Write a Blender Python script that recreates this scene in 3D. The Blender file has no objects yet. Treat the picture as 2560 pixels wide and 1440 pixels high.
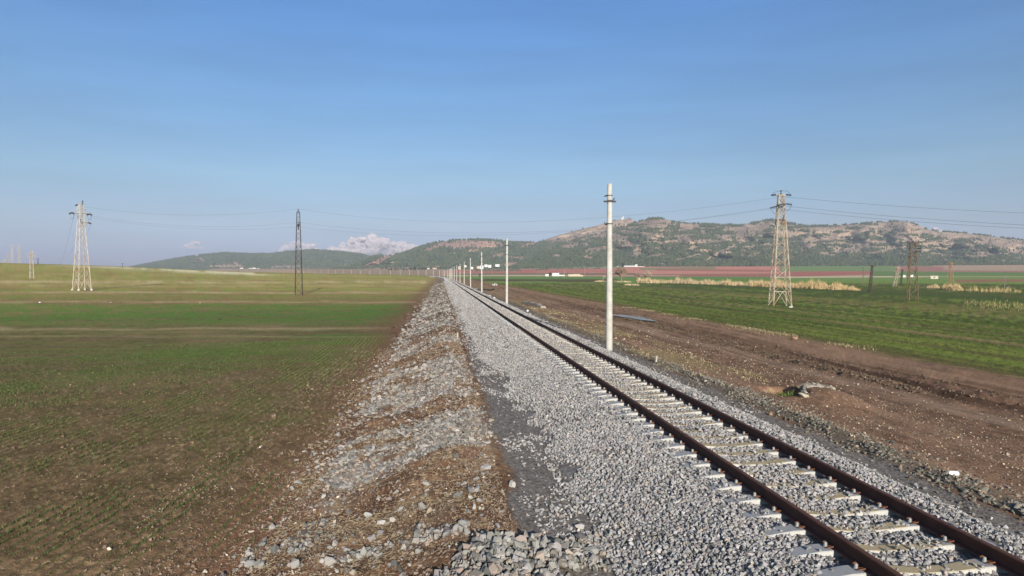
import bpy, bmesh, math, random
import numpy as np
from mathutils import Vector, Matrix

random.seed(7)
RNG = np.random.default_rng(11)
SC = bpy.context.scene
COL = SC.collection

# ------------------------------------------------------------------ camera, sky, sun
F = 2560 * 24.0 / 36.0            # focal length in photograph pixels
CAMZ = 3.29
YAW = math.atan(178 / F)
PITCH = math.atan(35 / F)
cam = bpy.data.cameras.new('camera')
cam.lens = 24.0
cam.sensor_width = 36.0
cam.clip_start = 0.1
cam.clip_end = 90000
camo = bpy.data.objects.new('camera', cam)
camo.location = (0, 0, CAMZ)
camo.rotation_euler = (math.pi / 2 - PITCH, 0, -YAW)
COL.objects.link(camo)
SC.camera = camo

SUN_EL = math.radians(18.0)
SUN_AZ = math.radians(175.5)      # clockwise from the track direction (+Y)
sunvec = Vector((math.sin(SUN_AZ) * math.cos(SUN_EL), math.cos(SUN_AZ) * math.cos(SUN_EL), math.sin(SUN_EL)))
W = bpy.data.worlds.new('World')
SC.world = W
W.use_nodes = True
wn = W.node_tree
for n in list(wn.nodes):
    wn.nodes.remove(n)
sky = wn.nodes.new('ShaderNodeTexSky')
sky.sky_type = 'NISHITA'
sky.sun_disc = False
sky.sun_elevation = SUN_EL
sky.sun_rotation = SUN_AZ
sky.altitude = 500
sky.air_density = 1.0
sky.dust_density = 1.0
sky.ozone_density = 1.6
bg = wn.nodes.new('ShaderNodeBackground')
bg.inputs['Strength'].default_value = 0.12
wo = wn.nodes.new('ShaderNodeOutputWorld')
# the air near the ground dims and tints the sky low down
tcw = wn.nodes.new('ShaderNodeTexCoord')
sep = wn.nodes.new('ShaderNodeSeparateXYZ')
wn.links.new(tcw.outputs['Generated'], sep.inputs[0])
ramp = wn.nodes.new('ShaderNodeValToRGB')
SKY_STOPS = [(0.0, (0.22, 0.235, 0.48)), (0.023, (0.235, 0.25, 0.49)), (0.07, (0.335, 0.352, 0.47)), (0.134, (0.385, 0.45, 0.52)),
             (0.244, (0.355, 0.49, 0.615)), (0.365, (0.335, 0.535, 0.755)), (0.7, (0.44, 0.56, 0.70))]  # topmost stop, above the view, made less blue to cut blue fill in shade
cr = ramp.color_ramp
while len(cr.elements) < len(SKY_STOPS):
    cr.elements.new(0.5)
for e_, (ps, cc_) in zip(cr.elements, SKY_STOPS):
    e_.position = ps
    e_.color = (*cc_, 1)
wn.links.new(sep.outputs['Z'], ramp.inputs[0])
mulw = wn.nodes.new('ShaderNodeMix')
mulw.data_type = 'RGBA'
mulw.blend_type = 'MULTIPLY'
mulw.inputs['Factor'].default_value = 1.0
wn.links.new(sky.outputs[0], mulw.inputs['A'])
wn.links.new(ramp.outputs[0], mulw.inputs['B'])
# faint uneven bands of vapour low in the sky
mpw = wn.nodes.new('ShaderNodeMapping')
mpw.inputs['Scale'].default_value = (3.0, 3.0, 26.0)
wn.links.new(tcw.outputs['Generated'], mpw.inputs[0])
nzw = wn.nodes.new('ShaderNodeTexNoise')
nzw.inputs['Scale'].default_value = 1.3
nzw.inputs['Detail'].default_value = 6
wn.links.new(mpw.outputs[0], nzw.inputs['Vector'])
mrw = wn.nodes.new('ShaderNodeMapRange')
mrw.inputs['From Min'].default_value = 0.3
mrw.inputs['From Max'].default_value = 0.7
mrw.inputs['To Min'].default_value = 0.95
mrw.inputs['To Max'].default_value = 1.06
wn.links.new(nzw.outputs['Fac'], mrw.inputs['Value'])
vmw = wn.nodes.new('ShaderNodeVectorMath')
vmw.operation = 'SCALE'
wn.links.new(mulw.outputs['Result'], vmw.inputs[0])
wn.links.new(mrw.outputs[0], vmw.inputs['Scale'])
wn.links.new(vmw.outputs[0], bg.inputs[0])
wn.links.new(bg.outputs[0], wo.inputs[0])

sl = bpy.data.lights.new('sun', 'SUN')
sl.energy = 5.0
sl.angle = math.radians(0.5)
sl.color = (1.0, 0.95, 0.87)
so = bpy.data.objects.new('sun', sl)
so.rotation_euler = sunvec.to_track_quat('Z', 'Y').to_euler()
so.location = (30, -60, 40)
COL.objects.link(so)

SC.view_settings.view_transform = 'Standard'
SC.view_settings.look = 'None'
SC.view_settings.exposure = 0.66
SC.view_settings.gamma = 1.0

# ------------------------------------------------------------------ small helpers
CY, SY = math.cos(YAW), math.sin(YAW)
CP, SP = math.cos(PITCH), math.sin(PITCH)


def proj(X, Y, Z):
    xc = X * CY - Y * SY
    d = X * SY + Y * CY
    dz = Z - CAMZ
    dep = d * CP - dz * SP
    up = dz * CP + d * SP
    dep = np.where(np.abs(dep) < 1e-3, 1e-3, dep)
    return 1280 + F * xc / dep, 720 - F * up / dep


def from_px(px, py, d):
    """world point on the ray of a photograph pixel at depth d"""
    xc = (px - 1280) / F * d
    up = (720 - py) / F * d
    fwd = d * CP + up * SP
    dz = up * CP - d * SP
    return xc * CY + fwd * SY, -xc * SY + fwd * CY, CAMZ + dz


def lin(r, g, b):
    f = lambda c: (c / 255 / 12.92) if c / 255 < 0.04045 else ((c / 255 + 0.055) / 1.055) ** 2.4
    return np.array([f(r), f(g), f(b)])


GK = 1.2


def alb(r, g, b, k=1.0):
    return np.clip(lin(r, g, b) * GK * k, 0.005, 0.85)


def hash2(xi, yi, seed):
    h = (xi * 374761393 + yi * 668265263 + seed * 974711) & 0xffffffff
    h = ((h ^ (h >> 13)) * 1274126177) & 0xffffffff
    h = ((h ^ (h >> 15)) * 2246822519) & 0xffffffff
    return ((h ^ (h >> 16)) & 0xffff) / 65535.0


def vn(x, y, seed=0):
    x = np.asarray(x, float)
    y = np.asarray(y, float)
    xf = np.floor(x)
    yf = np.floor(y)
    xi = xf.astype(np.int64)
    yi = yf.astype(np.int64)
    u = x - xf
    v = y - yf
    u = u * u * (3 - 2 * u)
    v = v * v * (3 - 2 * v)
    a = hash2(xi, yi, seed)
    b = hash2(xi + 1, yi, seed)
    c = hash2(xi, yi + 1, seed)
    d = hash2(xi + 1, yi + 1, seed)
    return a + (b - a) * u + (c - a) * v + (a - b - c + d) * u * v


def fbm(x, y, octv=4, seed=0, gain=0.5):
    s = 0
    a = 1.0
    t = 0
    for i in range(octv):
        s = s + a * vn(x * 2 ** i + 17.3 * i, y * 2 ** i - 9.1 * i, seed + i * 7)
        t += a
        a *= gain
    return s / t


def ss(x, a, b):
    t = np.clip((x - a) / (b - a), 0, 1)
    return t * t * (3 - 2 * t)


def band(x, a, b, w):
    return ss(x, a - w, a + w) * (1 - ss(x, b - w, b + w))


def np_mesh(name, V, Fc, mat=None, smooth=False, col=None, parent=None, link=True, facecol=None):
    V = np.asarray(V, np.float32)
    Fc = np.asarray(Fc, np.int32)
    me = bpy.data.meshes.new(name)
    k = Fc.shape[1]
    me.vertices.add(len(V))
    me.vertices.foreach_set('co', V.ravel())
    me.loops.add(Fc.size)
    me.loops.foreach_set('vertex_index', Fc.ravel())
    me.polygons.add(len(Fc))
    me.polygons.foreach_set('loop_start', np.arange(0, Fc.size, k, dtype=np.int32))
    me.polygons.foreach_set('use_smooth', np.full(len(Fc), smooth, dtype=bool))
    me.update(calc_edges=True)
    if col is not None:
        a = me.attributes.new('col', 'FLOAT_COLOR', 'POINT')
        c4 = np.ones((len(V), 4), np.float32)
        c4[:, :3] = col
        a.data.foreach_set('color', c4.ravel())
    if mat:
        me.materials.append(mat)
    o = bpy.data.objects.new(name, me)
    if link:
        COL.objects.link(o)
    if parent:
        o.parent = parent
    return o


def tag(o, label=None, cat=None, group=None, kind=None):
    if label: o['label'] = label
    if cat: o['category'] = cat
    if group: o['group'] = group
    if kind: o['kind'] = kind
    return o


def empty(name, loc, rz=0.0):
    o = bpy.data.objects.new(name, None)
    o.empty_display_size = 0.3
    o.location = loc
    o.rotation_euler = (0, 0, rz)
    COL.objects.link(o)
    return o


def copy_tree(o, parent=None):
    c = o.copy()
    COL.objects.link(c)
    c.parent = parent
    for ch in list(o.children):
        copy_tree(ch, c)
    return c


class MB:
    """collects boxes, bars and tubes for one mesh"""
    def __init__(self):
        self.V = []
        self.Q = []

    def add(self, vs, fs):
        n = len(self.V)
        self.V += [tuple(v) for v in vs]
        self.Q += [[i + n for i in f] for f in fs]

    def box(self, x0, x1, y0, y1, z0, z1):
        self.add([(x0, y0, z0), (x1, y0, z0), (x1, y1, z0), (x0, y1, z0), (x0, y0, z1), (x1, y0, z1), (x1, y1, z1), (x0, y1, z1)],
                 [(3, 2, 1, 0), (4, 5, 6, 7), (0, 1, 5, 4), (1, 2, 6, 5), (2, 3, 7, 6), (3, 0, 4, 7)])

    def bar(self, p, q, w, w2=None):
        p = Vector(p)
        q = Vector(q)
        w2 = w if w2 is None else w2
        d = (q - p).normalized()
        u = d.orthogonal().normalized()
        v = d.cross(u)
        vs = [p + (u * a + v * b) * w / 2 for a, b in ((-1, -1), (1, -1), (1, 1), (-1, 1))] + \
             [q + (u * a + v * b) * w2 / 2 for a, b in ((-1, -1), (1, -1), (1, 1), (-1, 1))]
        self.add(vs, [(3, 2, 1, 0), (4, 5, 6, 7), (0, 1, 5, 4), (1, 2, 6, 5), (2, 3, 7, 6), (3, 0, 4, 7)])

    def lathe(self, prof, n=12, c=(0, 0, 0), axis=None):
        """profile (radius, height) round z, or round the given axis"""
        M = Matrix.Identity(3)
        if axis is not None:
            M = Vector(axis).normalized().to_track_quat('Z', 'Y').to_matrix()
        vs = []
        for r, h in prof:
            for i in range(n):
                a = 2 * math.pi * i / n
                vs.append(Vector(c) + M @ Vector((r * math.cos(a), r * math.sin(a), h)))
        fs = []
        for j in range(len(prof) - 1):
            for i in range(n):
                fs.append((j * n + i, j * n + (i + 1) % n, (j + 1) * n + (i + 1) % n, (j + 1) * n + i))
        fs.append(tuple(range(n - 1, -1, -1)))
        fs.append(tuple(range((len(prof) - 1) * n, len(prof) * n)))
        self.add(vs, fs)

    def tube(self, pts, r, n=4):
        pts = [Vector(p) for p in pts]
        vs = []
        for i, p in enumerate(pts):
            d = (pts[min(i + 1, len(pts) - 1)] - pts[max(i - 1, 0)]).normalized()
            u = d.cross(Vector((0, 0, 1)))
            u = u.normalized() if u.length > 1e-4 else Vector((1, 0, 0))
            v = d.cross(u)
            for k in range(n):
                a = 2 * math.pi * k / n
                rr = r[i] if isinstance(r, (list, tuple)) else r
                vs.append(p + (u * math.cos(a) + v * math.sin(a)) * rr)
        fs = []
        for i in range(len(pts) - 1):
            for k in range(n):
                fs.append((i * n + k, i * n + (k + 1) % n, (i + 1) * n + (k + 1) % n, (i + 1) * n + k))
        fs.append(tuple(range(n - 1, -1, -1)))
        fs.append(tuple(range((len(pts) - 1) * n, len(pts) * n)))
        self.add(vs, fs)

    def build(self, name, mat=None, parent=None, smooth=False, link=True):
        me = bpy.data.meshes.new(name)
        me.from_pydata(self.V, [], self.Q)
        if smooth:
            me.polygons.foreach_set('use_smooth', [True] * len(me.polygons))
        me.update()
        if mat:
            me.materials.append(mat)
        o = bpy.data.objects.new(name, me)
        if link:
            COL.objects.link(o)
        if parent:
            o.parent = parent
        return o


# ------------------------------------------------------------------ materials
MATS = {}


def mat(name, col=None, rough=0.95, spec=0.05, attr=False, nscale=None, namp=0.35, bump=0.0, bscale=40, metal=0.0,
        scale2=None, amp2=0.2, tint=None, tscale=3.0, vec_scale=None, transl=0.0):
    """Principled material: attribute or plain colour, varied by noises and bump, all in object space"""
    if name in MATS:
        return MATS[name]
    m = bpy.data.materials.new(name)
    m.use_nodes = True
    t = m.node_tree
    p = t.nodes['Principled BSDF']
    p.inputs['Roughness'].default_value = rough
    p.inputs['Specular IOR Level'].default_value = spec
    p.inputs['Metallic'].default_value = metal
    if attr:
        a = t.nodes.new('ShaderNodeAttribute')
        a.attribute_name = 'col'
        cs = a.outputs['Color']
    else:
        r = t.nodes.new('ShaderNodeRGB')
        r.outputs[0].default_value = (*col, 1)
        cs = r.outputs[0]
    tc = t.nodes.new('ShaderNodeTexCoord')
    vec = tc.outputs['Object']
    if vec_scale:
        mp = t.nodes.new('ShaderNodeMapping')
        mp.inputs['Scale'].default_value = vec_scale
        t.links.new(vec, mp.inputs[0])
        vec = mp.outputs[0]

    def noise(sc, det=4):
        n = t.nodes.new('ShaderNodeTexNoise')
        n.inputs['Scale'].default_value = sc
        n.inputs['Detail'].default_value = det
        n.inputs['Roughness'].default_value = 0.65
        t.links.new(vec, n.inputs['Vector'])
        return n.outputs['Fac']

    def mul(c, fac, amp):
        mr = t.nodes.new('ShaderNodeMapRange')
        mr.inputs['From Min'].default_value = 0.25
        mr.inputs['From Max'].default_value = 0.75
        mr.inputs['To Min'].default_value = 1 - amp
        mr.inputs['To Max'].default_value = 1 + amp
        t.links.new(fac, mr.inputs['Value'])
        vm = t.nodes.new('ShaderNodeVectorMath')
        vm.operation = 'SCALE'
        t.links.new(c, vm.inputs[0])
        t.links.new(mr.outputs[0], vm.inputs['Scale'])
        return vm.outputs[0]
    if tint is not None:
        mx = t.nodes.new('ShaderNodeMix')
        mx.data_type = 'RGBA'
        rp = t.nodes.new('ShaderNodeMapRange')
        rp.inputs['From Min'].default_value = 0.45
        rp.inputs['From Max'].default_value = 0.62
        t.links.new(noise(tscale, 5), rp.inputs['Value'])
        t.links.new(rp.outputs[0], mx.inputs['Factor'])
        t.links.new(cs, mx.inputs['A'])
        mx.inputs['B'].default_value = (*tint, 1)
        cs = mx.outputs['Result']
    if nscale:
        cs = mul(cs, noise(nscale), namp)
    if scale2:
        cs = mul(cs, noise(scale2, 2), amp2)
    t.links.new(cs, p.inputs['Base Color'])
    if bump:
        b = t.nodes.new('ShaderNodeBump')
        b.inputs['Strength'].default_value = 0.6
        b.inputs['Distance'].default_value = bump
        t.links.new(noise(bscale, 6), b.inputs['Height'])
        t.links.new(b.outputs[0], p.inputs['Normal'])
    MATS[name] = m
    return m


M_ground = mat('soil_and_crop', attr=True, nscale=11.0, namp=0.36, scale2=46, amp2=0.42, bump=0.045, bscale=26)
M_stone = mat('crushed_stone', attr=True, nscale=60, namp=0.18, rough=0.9, spec=0.15)
M_bed = mat('ballast_bed', attr=True, nscale=14.0, namp=0.75, scale2=5.0, amp2=0.3, bump=0.05, bscale=16)
M_blade = mat('crop_leaf', attr=True, rough=0.8, spec=0.1)
M_tree = mat('conifer_foliage', attr=True, rough=1.0, spec=0.0)
M_hill = mat('hill_ground', attr=True, nscale=0.05, namp=0.25, scale2=0.4, amp2=0.3, bump=1.2, bscale=0.12)
M_rail = mat('rusty_rail', col=(0.092, 0.038, 0.026), rough=0.75, spec=0.25, nscale=8, namp=0.3, tint=(0.10, 0.043, 0.025), tscale=2.5)
M_sleeper = mat('sleeper_concrete', attr=True, nscale=22, namp=0.14, scale2=120, amp2=0.1, bump=0.004, bscale=90)
M_conc = mat('pole_concrete', col=(0.43, 0.41, 0.365), nscale=1.5, namp=0.18, scale2=25, amp2=0.10, rough=0.9, tint=(0.35, 0.33, 0.285), tscale=1.7)
M_iron = mat('clamp_iron', col=(0.035, 0.03, 0.028), rough=0.6, spec=0.3, nscale=20, namp=0.3)
M_bolt = mat('bolt_cap', col=(0.27, 0.265, 0.24), rough=0.6, spec=0.3)
M_clip = mat('rusty_clip', col=(0.13, 0.055, 0.028), rough=0.7, spec=0.2)
M_galv = mat('galvanised_steel', col=(0.42, 0.385, 0.33), rough=0.7, spec=0.2, nscale=1.2, namp=0.18, tint=(0.36, 0.24, 0.15), tscale=0.8)
M_galv2 = mat('weathered_galvanised_steel', col=(0.42, 0.37, 0.29), rough=0.75, spec=0.2, nscale=1.2, namp=0.2, tint=(0.30, 0.17, 0.10), tscale=0.9)
M_darksteel = mat('dark_steel', col=(0.060, 0.050, 0.047), rough=0.75, spec=0.2, nscale=2, namp=0.3, tint=(0.11, 0.065, 0.045), tscale=0.7)
M_brownsteel = mat('brown_steel', col=(0.17, 0.125, 0.075), rough=0.75, spec=0.2, nscale=2, namp=0.3, tint=(0.11, 0.075, 0.05), tscale=0.7)
M_redsteel = mat('red_lead_steel', col=(0.26, 0.13, 0.08), rough=0.75, spec=0.2, nscale=2, namp=0.3, tint=(0.25, 0.18, 0.10), tscale=0.4)
M_insul = mat('insulator_glass', col=(0.02, 0.022, 0.028), rough=0.35, spec=0.5)
M_wire = mat('wire', col=(0.05, 0.05, 0.055), rough=0.6, spec=0.2)
M_white = mat('white_wall', col=(0.60, 0.585, 0.55), nscale=0.6, namp=0.1)
M_cream = mat('cream_wall', col=(0.55, 0.47, 0.38), nscale=0.6, namp=0.15)
M_pinkwall = mat('stone_wall', col=(0.48, 0.36, 0.27), nscale=0.5, namp=0.3)
M_roofgrey = mat('sheet_roof', col=(0.50, 0.50, 0.50), rough=0.6, spec=0.2)
M_rooftile = mat('tile_roof', col=(0.36, 0.24, 0.19), nscale=0.8, namp=0.2)
M_dark = mat('window_dark', col=(0.03, 0.035, 0.045), rough=0.3, spec=0.4)
M_wood = mat('weathered_wood', col=(0.17, 0.14, 0.12), nscale=4, namp=0.25)
M_bark = mat('bare_branches', col=(0.24, 0.165, 0.125), nscale=3, namp=0.25)
M_bark2 = mat('pale_branches', col=(0.36, 0.27, 0.21), nscale=3, namp=0.25)
M_trunk = mat('trunk', col=(0.10, 0.075, 0.055), nscale=3, namp=0.3)
M_rock = mat('pale_rock', col=(0.35, 0.325, 0.29), nscale=5, namp=0.25, bump=0.03, bscale=8)
M_redrock = mat('reddish_rock', col=(0.30, 0.19, 0.12), nscale=5, namp=0.3, bump=0.03, bscale=8)
M_whiterock = mat('white_rock', col=(0.55, 0.53, 0.49), nscale=5, namp=0.15)

# ------------------------------------------------------------------ the railway line and the lie of the land
TX = 5.3
R1 = 1162.0
S1 = 630.0
TH1 = 501 / R1
CX = TX - R1


def track_z(s):
    return 0.005 * np.maximum(0, s - 700)


def track_coords(X, Y):
    X = np.asarray(X, float)
    Y = np.asarray(Y, float)
    ang = np.arctan2(Y - S1, X - CX)
    dist = np.hypot(X - CX, Y - S1)
    p1 = (CX + R1 * math.cos(TH1), S1 + R1 * math.sin(TH1))
    s2 = S1 + 501 + (X - p1[0]) * -math.sin(TH1) + (Y - p1[1]) * math.cos(TH1)
    l2 = (X - p1[0]) * math.cos(TH1) + (Y - p1[1]) * math.sin(TH1)
    lat = np.where(Y <= S1, X - TX, np.where(ang <= TH1, dist - R1, l2))
    s = np.where(Y <= S1, Y, np.where(ang <= TH1, S1 + ang * R1, s2))
    return lat, s


def path(s, lat=0.0):
    """point on the line and its heading"""
    if s <= S1:
        return TX + lat, s, 0.0
    if s <= S1 + 501:
        a = (s - S1) / R1
        return CX + (R1 + lat) * math.cos(a), S1 + (R1 + lat) * math.sin(a), a
    e = s - S1 - 501
    x = CX + (R1 + lat) * math.cos(TH1)
    y = S1 + (R1 + lat) * math.sin(TH1)
    if e > 850:      # swings left once more
        a2 = (e - 850) / 1400
        bx, by = x - math.sin(TH1) * 850, y + math.cos(TH1) * 850
        nx, ny = -math.cos(TH1), -math.sin(TH1)
        cx, cy = bx + nx * 1400, by + ny * 1400
        return cx + 1400 * math.cos(TH1 + a2), cy + 1400 * math.sin(TH1 + a2), TH1 + a2
    return x - math.sin(TH1) * e, y + math.cos(TH1) * e, TH1


RIDGE_P = np.array([-3000, -400, 0, 200, 340, 420, 500, 600, 700, 800, 900, 1000, 1090, 1110])
RIDGE_Y = np.array([640, 651, 657, 662, 667, 671, 674.5, 678.5, 681, 683.5, 685, 687, 689.5, 690])
SEC_U = np.array([-200, -2.8, -1.2, 0.1, 0.75, 1.25, 2.3, 7.8, 8.35, 8.7, 9.4, 11.0, 13.5, 15.2, 15.8, 16.6, 17.3, 18.4, 19.5, 20.6, 21.6, 22.4, 400])
SEC_Z = np.array([-1.05, -1.05, -0.6, -0.14, -0.14, -0.25, -0.28, -0.28, -0.26, -0.17, -0.26, -0.38, -0.55, -0.62, -0.62, -0.65, -0.69, -0.65, -0.66, -0.62, -0.61, -0.68, -0.68])


def far_z(r):
    return np.interp(r, [0, 60, 1100, 1500, 1900, 3200, 6000, 60000], [-0.9, -1.5, -1.5, 4.5, 16.5, 27, 34, 34])


def heap(U, s):
    """spoil heaps dumped along the left shoulder"""
    w = band(U, -2.3, 0.75, 0.5)
    sk = s + (0.3 - U) * 0.9
    return w * ((fbm(sk / 3.1, U / 3.0, 2, 91) - 0.5) * 0.42 + (fbm(s / 0.9, U / 0.9, 3, 92) - 0.5) * 0.24)


def gh(X, Y, detail=True):
    X = np.asarray(X, float)
    Y = np.asarray(Y, float)
    lat, s = track_coords(X, Y)
    U = lat + TX
    r = np.hypot(X, Y)
    d = X * SY + Y * CY
    xc = X * CY - Y * SY
    az = np.arctan2(xc, d)
    pxa = 1280 + F * np.tan(np.clip(az, -1.2, 1.2))
    tz = track_z(s)
    sec = np.interp(U, SEC_U, SEC_Z) + tz
    # left fields climb to a low rise
    yr = np.interp(pxa, RIDGE_P, RIDGE_Y)
    rr = 650.0
    zr = CAMZ + (685 - yr) / F * rr * np.cos(np.clip(az, -1.2, 1.2))
    t = np.clip((r - 70) / (rr - 70), 0, 1)
    zl = np.interp(r, [0, 30, 90], [-1.05, -1.05, -1.5]) + (zr + 1.5) * (0.35 * t + 0.65 * t * t * (3 - 2 * t))
    fz = far_z(r)
    zl = zl + (np.minimum(fz, zl) - zl) * ss(r, 660, 1100)
    zrgt = fz + 6.8 * ss(pxa, 1250, 1480) * ss(r, 1250, 1900)
    z = sec
    zL = sec + (zl - sec) * ss(-U, 2.8, 14)
    zR = sec + (zrgt - sec) * ss(U, 21.6, 60)
    z = np.where(U < -2.8, zL, np.where(U > 21.6, zR, sec))
    if detail:
        # soft undulation everywhere, sharper close to the line
        fl = ss(-U, 1.5, 4) * (1 - ss(r, 60, 200))
        z = z + fl * (1 - ss(r, 25, 45)) * 0.016 * np.cos((X - row_off(Y)) * 2 * np.pi / ROW)
        z = z + fl * ((fbm(X / 1.3, Y / 1.3, 3, 5) - 0.5) * 0.045 + (fbm(X / 0.16, Y / 0.16, 3, 6) - 0.5) * 0.04 * (1 - ss(r, 15, 40)))
        cl = (1 - ss(s, 120, 400))
        z = z + heap(U, s) * cl
        dr = band(U, 8.2, 21.5, 0.5) * cl
        z = z + dr * ((fbm(U / 1.6, s / 5.0, 3, 31) - 0.5) * 0.16 + (fbm(U / 0.35, s / 1.2, 3, 32) - 0.5) * 0.10)
        rut = band(U, 15.4, 18.4, 0.3) * cl
        wob = (fbm(s / 7.0, s * 0, 3, 41) - 0.5) * 1.3
        z = z + rut * ((vn((U + wob) / 0.42, s / 9.0, 33) - 0.5) * 0.17 + (fbm(U / 0.3, s / 0.5, 2, 37) - 0.5) * 0.07)
        z = z + band(U, 15.35, 16.35, 0.2) * cl * (fbm(U / 0.35, s / 0.4, 3, 35) - 0.35) * 0.2 * ss(fbm(s / 6.0, s * 0, 3, 36), 0.4, 0.6)
        z = z - 0.10 * np.exp(-((U + wob * 0.5 - 19.1) / 0.3) ** 2) * cl - 0.08 * np.exp(-((U + wob * 0.5 - 20.3) / 0.3) ** 2) * cl
        # the hollow in front of the broken culvert
        z = z - 0.5 * band(U, 9.95, 10.8, 0.10) * band(s, 19.1, 20.5, 0.25) * (s < 40)
        z = z + 0.30 * np.exp(-(((U - 11.3) / 0.9) ** 2 + ((s - 19.0) / 1.4) ** 2))
        fr = ss(U, 21, 24) * (1 - ss(r, 100, 260))
        z = z + fr * ((vn(U / 0.55, s / 14.0, 51) - 0.5) * 0.10 + (fbm(X / 0.4, Y / 0.4, 2, 52) - 0.5) * 0.09)
    return z


def ground_at(px, py):
    ds = np.geomspace(5.5, 9000, 2600)
    x, y, z = from_px(px, py, ds)
    g = gh(x, y, False)
    below = np.nonzero(z <= g)[0]
    i = below[0] if len(below) else len(ds) - 1
    i = max(i, 1)
    f0 = z[i - 1] - g[i - 1]
    f1 = g[i] - z[i]
    t = f0 / (f0 + f1 + 1e-9) if len(below) else 0
    d = ds[i - 1] + (ds[i] - ds[i - 1]) * t
    x, y, z = from_px(px, py, d)
    return float(x), float(y), float(gh(np.array([x]), np.array([y]), False)[0]), float(d)


def place(px, py_base, d):
    """where a pixel column meets the land at a chosen depth"""
    x, y, _ = from_px(px, py_base, d)
    return float(x), float(y), float(gh(np.array([x]), np.array([y]), False)[0])


# masks shared by the ground colours and by what is scattered on it
def gravel_mask(U, s):
    """how stony the left shoulder is (0 soil .. 1 rubble)"""
    sk = s + (0.6 - U) * 0.04 + (fbm(s / 2.2, U / 2.2, 3, 71) - 0.5) * 1.7
    k = np.interp(sk, [0, 8.1, 8.6, 13.2, 13.8, 17.2, 17.8, 19.0, 19.5, 27.5, 28.5, 33, 34, 36.5, 37.5, 44, 46, 51, 53, 61, 63, 72, 75, 90, 95, 130, 400, 900],
                  [1, 1, 0.05, 0.05, 0.95, 0.9, 0.08, 0.08, 0.75, 0.8, 0.10, 0.12, 0.8, 0.8, 0.10, 0.12, 0.85, 0.8, 0.2, 0.3, 0.8, 0.6, 0.25, 0.5, 0.3, 0.4, 0.4, 0.4])
    out = band(U, -2.4, 0.95, 0.35)
    m = k * out + 0.45 * band(U, -2.9, -1.9, 0.35) * (fbm(s / 1.5, U / 1.5, 3, 75) > 0.55)
    # the near rubble heap stays right of the soil
    near = (s < 10.2)
    m = np.where(near, m * ss(U, -0.7, 0.0), m)
    m = np.maximum(m, 0.75 * np.exp(-((s + 0.22 * U - 9.3) / 0.22) ** 2) * band(U, -1.6, 0.4, 0.3) * (fbm(s / 0.4, U / 0.6, 2, 79) > 0.42))
    m = m * ss(fbm(s / 0.8, U / 0.8, 4, 73), 0.26, 0.54)
    return np.clip(m, 0, 1)


def edge_left(s):
    return -2.55 + (fbm(s / 6.0, s * 0 + 3.0, 3, 81) - 0.5) * 1.6 - 1.2 * ss(s, 25, 60)


def green_left(X, Y, px, py):
    """cover of the left crop: bands across the field, after the photograph's strips"""
    n1 = fbm(X / 9.0, Y / 5.0, 4, 21)
    pw = py + (n1 - 0.5) * 16 * np.clip((py - 690) / 120, 0.1, 1)
    g = np.interp(pw, [640, 690, 700, 706, 709, 716, 719, 728, 732, 738, 750, 753, 758, 762, 775, 786, 800, 814, 820, 826, 845, 856, 872, 890, 905, 930, 990, 1440],
                  [0.45, 0.5, 0.5, 0.15, 0.45, 0.25, 0.5, 0.6, 0.12, 0.55, 0.45, 0.15, 0.15, 0.98, 0.8, 0.95, 0.66, 0.55, 0.30, 0.34, 0.32, 0.38, 0.44, 0.34, 0.22, 0.18, 0.14, 0.08])
    # brighter tongues running in from the left
    tong = np.exp(-((py - (955 - 0.115 * px + (n1 - 0.5) * 60)) / 22) ** 2) * ss(py, 800, 840)
    g = g + 0.5 * tong
    tong2 = np.exp(-((py - (905 - 0.02 * px)) / 9) ** 2) * 0.22
    g = g + tong2
    patch = fbm(X / 3.0, Y / 7.0, 4, 24)
    g = g * (0.45 + 1.1 * patch)
    return np.clip(g, 0, 1)


def row_off(Y):
    return 0.13 * Y - 0.00225 * np.maximum(0, np.minimum(Y, 60) - 8) ** 2


ROW = 0.25


def build_ground():
    a_f = np.radians(np.arange(-38.6, 38.61, 0.06))
    a_l = np.radians(np.concatenate([np.arange(-180, -60, 6), np.arange(-60, -38.8, 0.6)]))
    a_r = -a_l[::-1]
    A = np.concatenate([a_l, a_f, a_r])
    near = np.array([0.6, 1.5, 2.5, 3.5, 4.5, 5.3, 6.0])
    inv = np.arange(1 / 6.5, 1 / 1000, -3.0e-4)
    mid = 1 / inv
    far = np.concatenate([np.arange(mid[-1] + 12, 2150, 13), np.geomspace(2200, 5900, 30)])
    R = np.concatenate([near, mid, far])
    AA, RR = np.meshgrid(A, R)
    X = (RR * np.sin(YAW + AA)).ravel()
    Y = (RR * np.cos(YAW + AA)).ravel()
    Z = gh(X, Y)
    nr, na = len(R), len(A)
    idx = np.arange(nr * na).reshape(nr, na)
    q = np.stack([idx[:-1, :-1], idx[:-1, 1:], idx[1:, 1:], idx[1:, :-1]], -1).reshape(-1, 4)[:, ::-1]
    col = ground_colour(X, Y, Z)
    # the dirt track beside the line is a sheet of its own
    lat, s = track_coords(X, Y)
    U = lat + TX
    w = (fbm(s / 5.0, s * 0, 3, 61) - 0.5) * 0.8
    road = (U > 8.3) & (U < 21.3 + w) & (s < 420)
    fr = road[q].all(1)
    fr &= (U[q[:, 0]] > 8.3)

    def sub(qs):
        u, invx = np.unique(qs.ravel(), return_inverse=True)
        return np.stack([X[u], Y[u], Z[u]], 1), invx.reshape(-1, 4), col[u]
    V, Fc, c = sub(q[~fr])
    o = np_mesh('ground', V, Fc, M_ground, True, c)
    tag(o, kind='structure')
    V, Fc, c = sub(q[fr])
    o = np_mesh('dirt_road', V, Fc, M_ground, True, c)
    tag(o, kind='structure')


def mixc(c, rgb, m):
    m = np.asarray(m)[:, None]
    return c + (np.asarray(rgb)[None, :] - c) * m


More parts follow.
